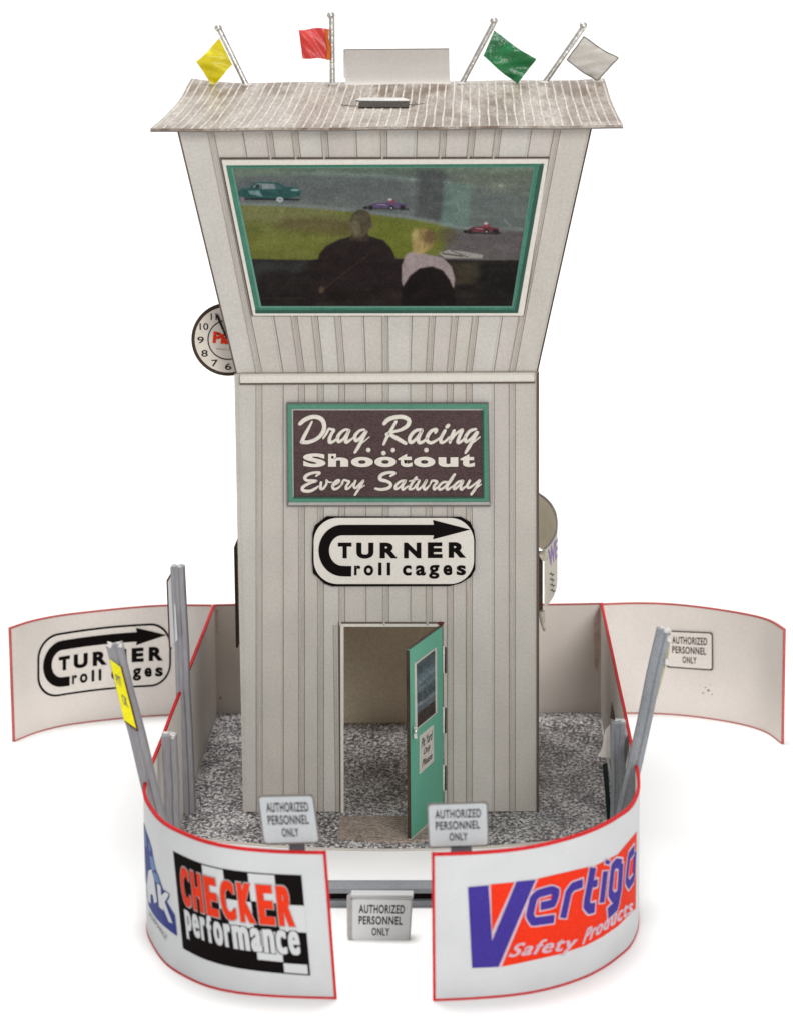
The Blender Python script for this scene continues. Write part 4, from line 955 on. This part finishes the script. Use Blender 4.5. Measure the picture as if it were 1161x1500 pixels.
# ================================================================ AUTHORISED PERSONNEL NOTICES
def notice(label, quad, surf, th, m_, loc, stub=None, extra=None, bold=.026, rimm='bevelgrey', ink='darkgrey', grp='authorized personnel notices'):
    t = thing('notice_board', label, 'notice', loc, grp)
    def xf(x, y):
        q = quad; return ((q[0][0]*(1-x)+q[1][0]*x)*(1-y)+(q[3][0]*(1-x)+q[2][0]*x)*y, (q[0][1]*(1-x)+q[1][1]*x)*(1-y)+(q[3][1]*(1-x)+q[2][1]*x)*y)
    rr_ = [xf(x, y) for x, y in rrect(0, 0, 1, 1, .06, 4)]; ri = [xf(x, y) for x, y in rrect(.025, .03, .975, .965, .055, 4)]
    if isinstance(surf, Plane):
        build('board', slab(rr_, surf, 0, th), M_[rimm], t); build('face', slab(ri, surf, .012, .02), m_, t); off = .018
    else:
        decal('board', [rr_], surf, .05, M_['brownedge'], t, 8); decal('face', [ri], surf, .056, m_, t, 8); off = .062
    letters('lettering', [('AUTHORIZED', .13, .145, .88, .345), ('PERSONNEL', .13, .405, .855, .60), ('ONLY', .35, .67, .65, .85)], surf, off, M_[ink], t, bold=bold, xf=xf, space=1.12)
    return t
PS = PY(-17.35)
n1 = notice('grey notice tilted above the top edge of the checkered left barrier', [(377, 1166), (459, 1164.5), (469, 1236), (386, 1238)], PS, .08, M_['signgrey'], (2.6, -17.3, 4.4))
n2 = notice('grey upright notice above the top edge of the right barrier in front of the door', [(624.5, 1178), (714, 1175), (716, 1240), (627, 1243)], PS, .08, M_['signgrey'], (7.4, -17.4, 4.4))
def stub(t, x0, x1, y0, y1, yy):
    S = PY(yy); build('post', slab([(x0, y0), (x1, y0), (x1+1, y1), (x0-1, y1)], S, 0, .25), M_['steeldark'], t)
stub(n1, 424, 446, 1236, 1256, -17.25); stub(n2, 660, 690, 1240, 1256, -17.35)
PBX = Plane((5, -12.75, 0), (0, -1, .06))
n3 = notice('boxed grey notice standing on the white floor in the gap between the barriers', [(514, 1316), (604, 1317), (600, 1381.5), (514, 1380)], PBX, .30, M_['white'], (5, -12.3, 0), rimm='bevel')
mb = MB(); slab([(514, 1311.5), (604.5, 1312), (604.5, 1316.4), (514, 1315.6)], PBX, -.10, .55, mb); build('top_tab', mb, M_['white'], n3)
mb = MB(); f_ = [PBX.hit(*p, -.02) for p in ((508, 1316), (514, 1313), (514, 1381), (508.6, 1371))]; mb.loft([f_, [p+Vector((0, .3, 0)) for p in f_]]); build('side_flap', mb, M_['bevel'], n3)
n4 = notice('pale notice with rounded corners on the right card wing', [(975.5, 923), (1045, 926), (1045.5, 982), (976, 977)], WGR, .05, M_['signwarm'], (16, 12.6, 1.9), ink='brownedge')

# ================================================================ POSTS AND BAR
def channel(a, b, wdt, dep, ridge=.5):
    """folded paper channel: flat box with a raised middle fold, between two points"""
    a, b = Vector(a), Vector(b); t = (b-a).normalized(); s = Vector((0, -1, 0)).cross(t).normalized()*-1; f = Vector((0, -1, 0)); f = (f - t*f.dot(t)).normalized()
    w2 = wdt/2; k = w2*ridge
    out = [(-w2, 0), (-w2, .9), (-k-.02, 1.0), (-k+.04, .90), (k*.4-.03, .90), (k*.4+.03, 1.04), (w2-.03, .98), (w2, .8), (w2, 0)]
    secs = []
    n = 6
    for i in range(n+1):
        u = i/n; p = a.lerp(b, u); j = .015*math.sin(i*2.3+a.x)
        secs.append([p+s*(x+j)+f*y*dep for x, y in out])
    return MB().loft(secs)
def torn_top(c, wdt, dep, mb=None):
    mb = mb or MB()
    for i in range(7):
        x = c[0]+random.uniform(-wdt/2, wdt/2); y = c[1]-random.uniform(0, dep); z = c[2]
        mb.tube([(x, y, z-.06), (x+random.uniform(-.05, .05), y, z+.01), (x+random.uniform(-.1, .1), y-random.uniform(0, .04), z+random.uniform(.0, .05))], [.09, .07, .03], 6)
    return mb
def post(label, b0, b1, t0, t1, yb, yt, dep=.4, m_='steel', zbase=.09):
    """b0,b1 / t0,t1: left and right edges at base and top"""
    pb = (PY(yb).hit(*b0)+PY(yb).hit(*b1))/2; pt = (PY(yt).hit(*t0)+PY(yt).hit(*t1))/2; wdt = (PY(yt).hit(*t1)-PY(yt).hit(*t0)).length
    d = pb-pt; pb = pt+d*((pt.z-zbase)/(pt.z-pb.z))
    t = thing('fence_post', label, 'post', pb, 'grey folded paper posts in the yard')
    build('post', channel(pb, pt, wdt, dep), M_[m_], t); build('torn_end', torn_top(pt, wdt*.8, dep), M_['torn'], t)
    return t, pb, pt
t, pb, pt = post('tall upright grey post by the left wall with a white plate on its side', (270, 1188), (286, 1188), (251.5, 828), (271.5, 828), .3, .3, .42)
plq = [PX(pt.x-.28).hit(*p) for p in ((252, 842),)]
PL = Plane((pt.x-.27, .3, 6), (-.95, -.30, 0))
mb = MB(); slab([(252, 838), (244.5, 851), (248.5, 950), (258.5, 938)], PL, 0, .04, mb); build('plate', mb, M_['white'], t)
mb = MB(); slab([(243.8, 850.8), (245.4, 852), (249.6, 951), (247.6, 950.5)], PL, .01, .05, mb); slab([(251.8, 836.5), (252.6, 839.5), (245, 853), (243.8, 850.5)], PL, .012, .05, mb); build('plate_edge', mb, M_['rust'], t)
post('short upright grey post beside the bend of the left wall', (243, 1215), (266, 1215), (238, 1074), (260, 1074), -7.2, -7.2, .42)
t, pb, pt = post('tall grey post leaning left over the wall with a yellow tag', (216, 1180), (240, 1180), (157, 943), (179.5, 939), -10.6, -10.6, .35)
YT = PY(-11.02)
mb = MB(); slab([(160.5, 966), (177, 978), (201, 1070), (182, 1056)], YT, 0, .04, mb); tg = build('tag', mb, M_['yellowtag'], t)
mb = MB(); slab([(176.5, 977), (178.4, 977), (202.6, 1071), (200.6, 1071)], YT, .01, .05, mb); slab([(182, 1055.4), (182.5, 1057.6), (202.5, 1072), (202, 1069.6)], YT, .011, .05, mb); build('tag_edge', mb, M_['rust'], tg)
letters('tag_lettering', [('PIT', (168, 987), (176, 992), (180, 1008), (172, 1002)), ('OK', (177, 1016), (185, 1022), (189, 1038), (181, 1032))], YT, .008, M_['bevelgrey'], tg, bold=.02)
t, pb, pt = post('tall grey post leaning right across the right-hand wing', (902, 1195), (925, 1185), (961, 918), (981.5, 921), -8.8, -8.8, .38, 'steelblue')
mb = MB(); q = [PY(-8.85).hit(*p) for p in ((979, 932), (976, 960), (968, 992), (960, 1022), (953, 1046))]; mb.tube(q, [.07, .06, .05, .05, .02], 6); build('glue_line', mb, mat('yellowed_glue', (.42, .39, .26), .3, .2, 20, .1, bump=.6), t)
mb = MB()
for p in ((979, 936), (976, 970)): mb.ball(tuple(PY(-9.2).hit(*p)), .09, 8, 5, (.8, .6, 1.3))
build('glue_blob', mb, M_['torn'], t, smooth=60)
t, pb, pt = post('short grey post with a torn top crowded against the right wall', (894, 1200), (914, 1195), (894, 1054), (915, 1056), -5.5, -5.5, .40, 'steelblue')
mb = MB(); slab([(882, 1120), (889, 1118), (896, 1208), (889, 1206)], PY(-5.3), 0, .04, mb); build('shadow_side', mb, mat('near_black_green_shade', (.02, .028, .026), .9, spec=.05), t)  # dark plate stands in for the shadowed gap beside the post
mb = MB(); slab([(893, 1052), (895.5, 1027), (899, 1042), (901, 1056)], PY(-5.6), 0, .04, mb); build('splinter', mb, M_['brownedge'], t)
mb = MB(); slab([(886, 1070), (893, 1062), (894, 1112), (875, 1108), (881, 1098)], PY(-5.0), 0, .05, mb); build('torn_side', mb, M_['inner'], t)
mb = MB(); slab([(914, 1060), (922, 1086), (916, 1120), (914, 1120)], PY(-5.5), 0, .04, mb); build('torn_side', mb, M_['white'], t)

# bar lying on the floor between the barriers
br = thing('floor_bar', 'grey metal-look bar lying on the white floor across the gap', 'bar', (5, -9.4, 0))
def barsec(x): return [(x, -9.75, .02), (x, -9.75, .22), (x, -9.60, .24), (x, -9.60, .44), (x, -9.75, .46), (x, -9.72, .60), (x, -9.35, .70), (x, -9.05, .66), (x, -9.05, .02)]
mb = MB(); mb.loft([barsec(1.6+i) for i in range(8)]); build('bar', mb, M_['steelblue'], br)
build('bar_groove_shade', MB().box((1.6, -9.62, .25), (8.6, -9.603, .43)), M_['black'], br)  # black lining paints the shade in the bar's recess

# ================================================================ FLAGS
def flag(label, base, top, quad, m_, rot_out=0, ply=10.9, wav=.10, sleeve=None, seed=0, outline=False):
    S = PY(ply); b = S.hit(*base); b.z = rzz(b.x, ply)-.02; tp = S.hit(*top)
    t = thing('racing_flag', label, 'flag', b, 'racing flags along the roof edge')
    r0 = .105; mb = MB(); mb.tube([b, b.lerp(tp, .3), b.lerp(tp, .7), tp], [r0, r0*.95, r0, r0*1.02], 10); build('pole', mb, M_['pole'], t, smooth=50)
    mb = MB(); mb.ball(tuple(tp+Vector((-.03, 0, .03))), .15, 10, 6, (1, 1, .9)); build('finial', mb, M_['pole'], t, smooth=60)
    mb = MB(); mb.ball(tuple(b+Vector((.02, -.1, .03))), .15, 9, 5, (1.3, 1.2, .5)); build('glue_foot', mb, M_['torn'], t, smooth=60)
    n = 16; V = []; F = []; fr_ = random.Random(seed)
    ph = fr_.uniform(0, 6)
    for j in range(n+1):
        for i in range(n+1):
            u, v = i/n, j/n; q = quad
            x = (q[0][0]*(1-u)+q[1][0]*u)*(1-v)+(q[3][0]*(1-u)+q[2][0]*u)*v; y = (q[0][1]*(1-u)+q[1][1]*u)*(1-v)+(q[3][1]*(1-u)+q[2][1]*u)*v
            p = S.hit(x, y); p.y += -.1+wav*math.sin(u*5.5+v*2.2+ph)*min(1, u*2)+wav*.5*math.sin(v*9+u*3+ph)*u+.03*math.sin(u*17+v*13); V.append(p)
            p.z += .03*math.sin(u*6+ph)*(1 if v in (0, 1) else .3)
    for j in range(n):
        for i in range(n): a = j*(n+1)+i; F.append((a, a+1, a+n+2, a+n+1))
    k = len(V); V += [p+Vector((0, .025, 0)) for p in V[:k]]; F += [tuple(i+k for i in f[::-1]) for f in F[:]]
    e = [i for i in range(n+1)]+[(j+1)*(n+1)-1 for j in range(1, n+1)]+[n*(n+1)+i for i in range(n-1, -1, -1)]+[j*(n+1) for j in range(n-1, 0, -1)]
    for a, b_ in zip(e, e[1:]+e[:1]): F.append((b_, a, a+k, b_+k))
    cl = build('cloth', MB().add(V, F), m_, t, smooth=60)
    if outline:
        mb = MB(); pts = [Vector(V[i])+Vector((0, -.01, 0)) for i in e]+[Vector(V[e[0]])]; mb.tube(pts, .022, 5); build('hem', mb, M_['outline'], t)
    if sleeve:
        pts = [S.hit(*p)+Vector((0, -.12, 0)) for p in sleeve]; mb = MB(); mb.tube(pts, [.075]*len(pts), 7); build('sleeve', mb, M_['orange'], t, smooth=50)
    return t
flag('yellow flag on a silver pole leaning left at the roof\'s left end', (362, 131), (321, 42), [(322, 56), (288, 90), (311, 126), (341, 95)][0:4], M_['yellowflag'], seed=1)
flag('red flag on an upright silver pole left of the roof\'s white plate', (487, 127), (486, 23), [(480, 41), (438, 42), (443, 84), (482, 87)], M_['redflag'], seed=2, sleeve=[(479.5, 42), (479, 55), (482, 70), (481, 87)], wav=.07)
flag('dark green flag on a silver pole leaning right beside the white plate', (675, 127), (724, 31), [(723, 45), (785, 87), (757, 123), (707, 82)], M_['greenflag'], seed=3, wav=.12)
flag('clear white flag on a silver pole at the roof\'s right end', (796, 126), (855, 38), [(854, 54), (905, 85), (874, 118), (829, 88)], M_['whiteflag'], seed=4, outline=True)

# white plate standing behind the slot
pt_ = thing('roof_plate', 'blank white card plate standing on the roof between the red and green flags', 'plate', (5.2, 11.2, 24.3))
YP = 11.25; z0 = rzz(5, YP); SP = PY(YP)
a, b = SP.hit(504.5, 74), SP.hit(657.5, 74)
secs = []
for k in range(9):
    u = k/8; z = z0-.12+(a.z-z0+.15)*u; y = YP-.42*(1-u)**4*1.0
    x0 = a.x+.02*u*0+.03*(1-u); x1 = b.x+.05*(1-u)**3
    secs.append([(x0, y, z), (x1, y, z), (x1, y+.06, z), (x0, y+.06, z)])
build('card', MB().loft(secs), mat('white_plate_card', (.56, .53, .50), .35, .04, 4, .02), pt_, smooth=30)
build('card_edge', MB().box((a.x, YP-.01, a.z+.032), (b.x, YP+.07, a.z+.06)).box((a.x-.03, YP-.01, z0+.2), (a.x-.002, YP+.07, a.z+.04)), M_['bevelgrey'], pt_)

# small marks on the card: stains on the right wing, a red smear by the corner
sp2 = []
for x, y, r in ((1033, 1007, 1.6), (1038, 1011, 2.2), (1030, 1015, 1.8), (1043, 1017, 1.4), (1040, 1003, 1.0), (1025, 1003, .8), (1012, 1000, .7)):
    sp2.append([(x+r*math.cos(a)*random.uniform(.7, 1.3), y+r*.8*math.sin(a)*random.uniform(.7, 1.3)) for a in [k*math.pi/4 for k in range(8)]])
decal('stain', sp2, WGR, .006, mat('grey_stain', (.42, .37, .33), .8, .3, 20, .2), twr)
decal('red_smear', [[(869, 905), (875, 893), (878, 890), (878, 960), (874, 984), (870, 975)]], WB, .006, mat('pale_red_smear', (.70, .53, .47), .7, .2, 20, .1), tb, 3)
decal('red_smear', [[(317, 893), (319, 893), (320, 925), (318, 930)]], WB, .006, bpy.data.materials['pale_red_smear'], tb, 3)
decal('stain', [[(322, 1020), (325, 1021), (324, 1025), (321, 1023)]], WB, .006, bpy.data.materials['grey_stain'], tb)
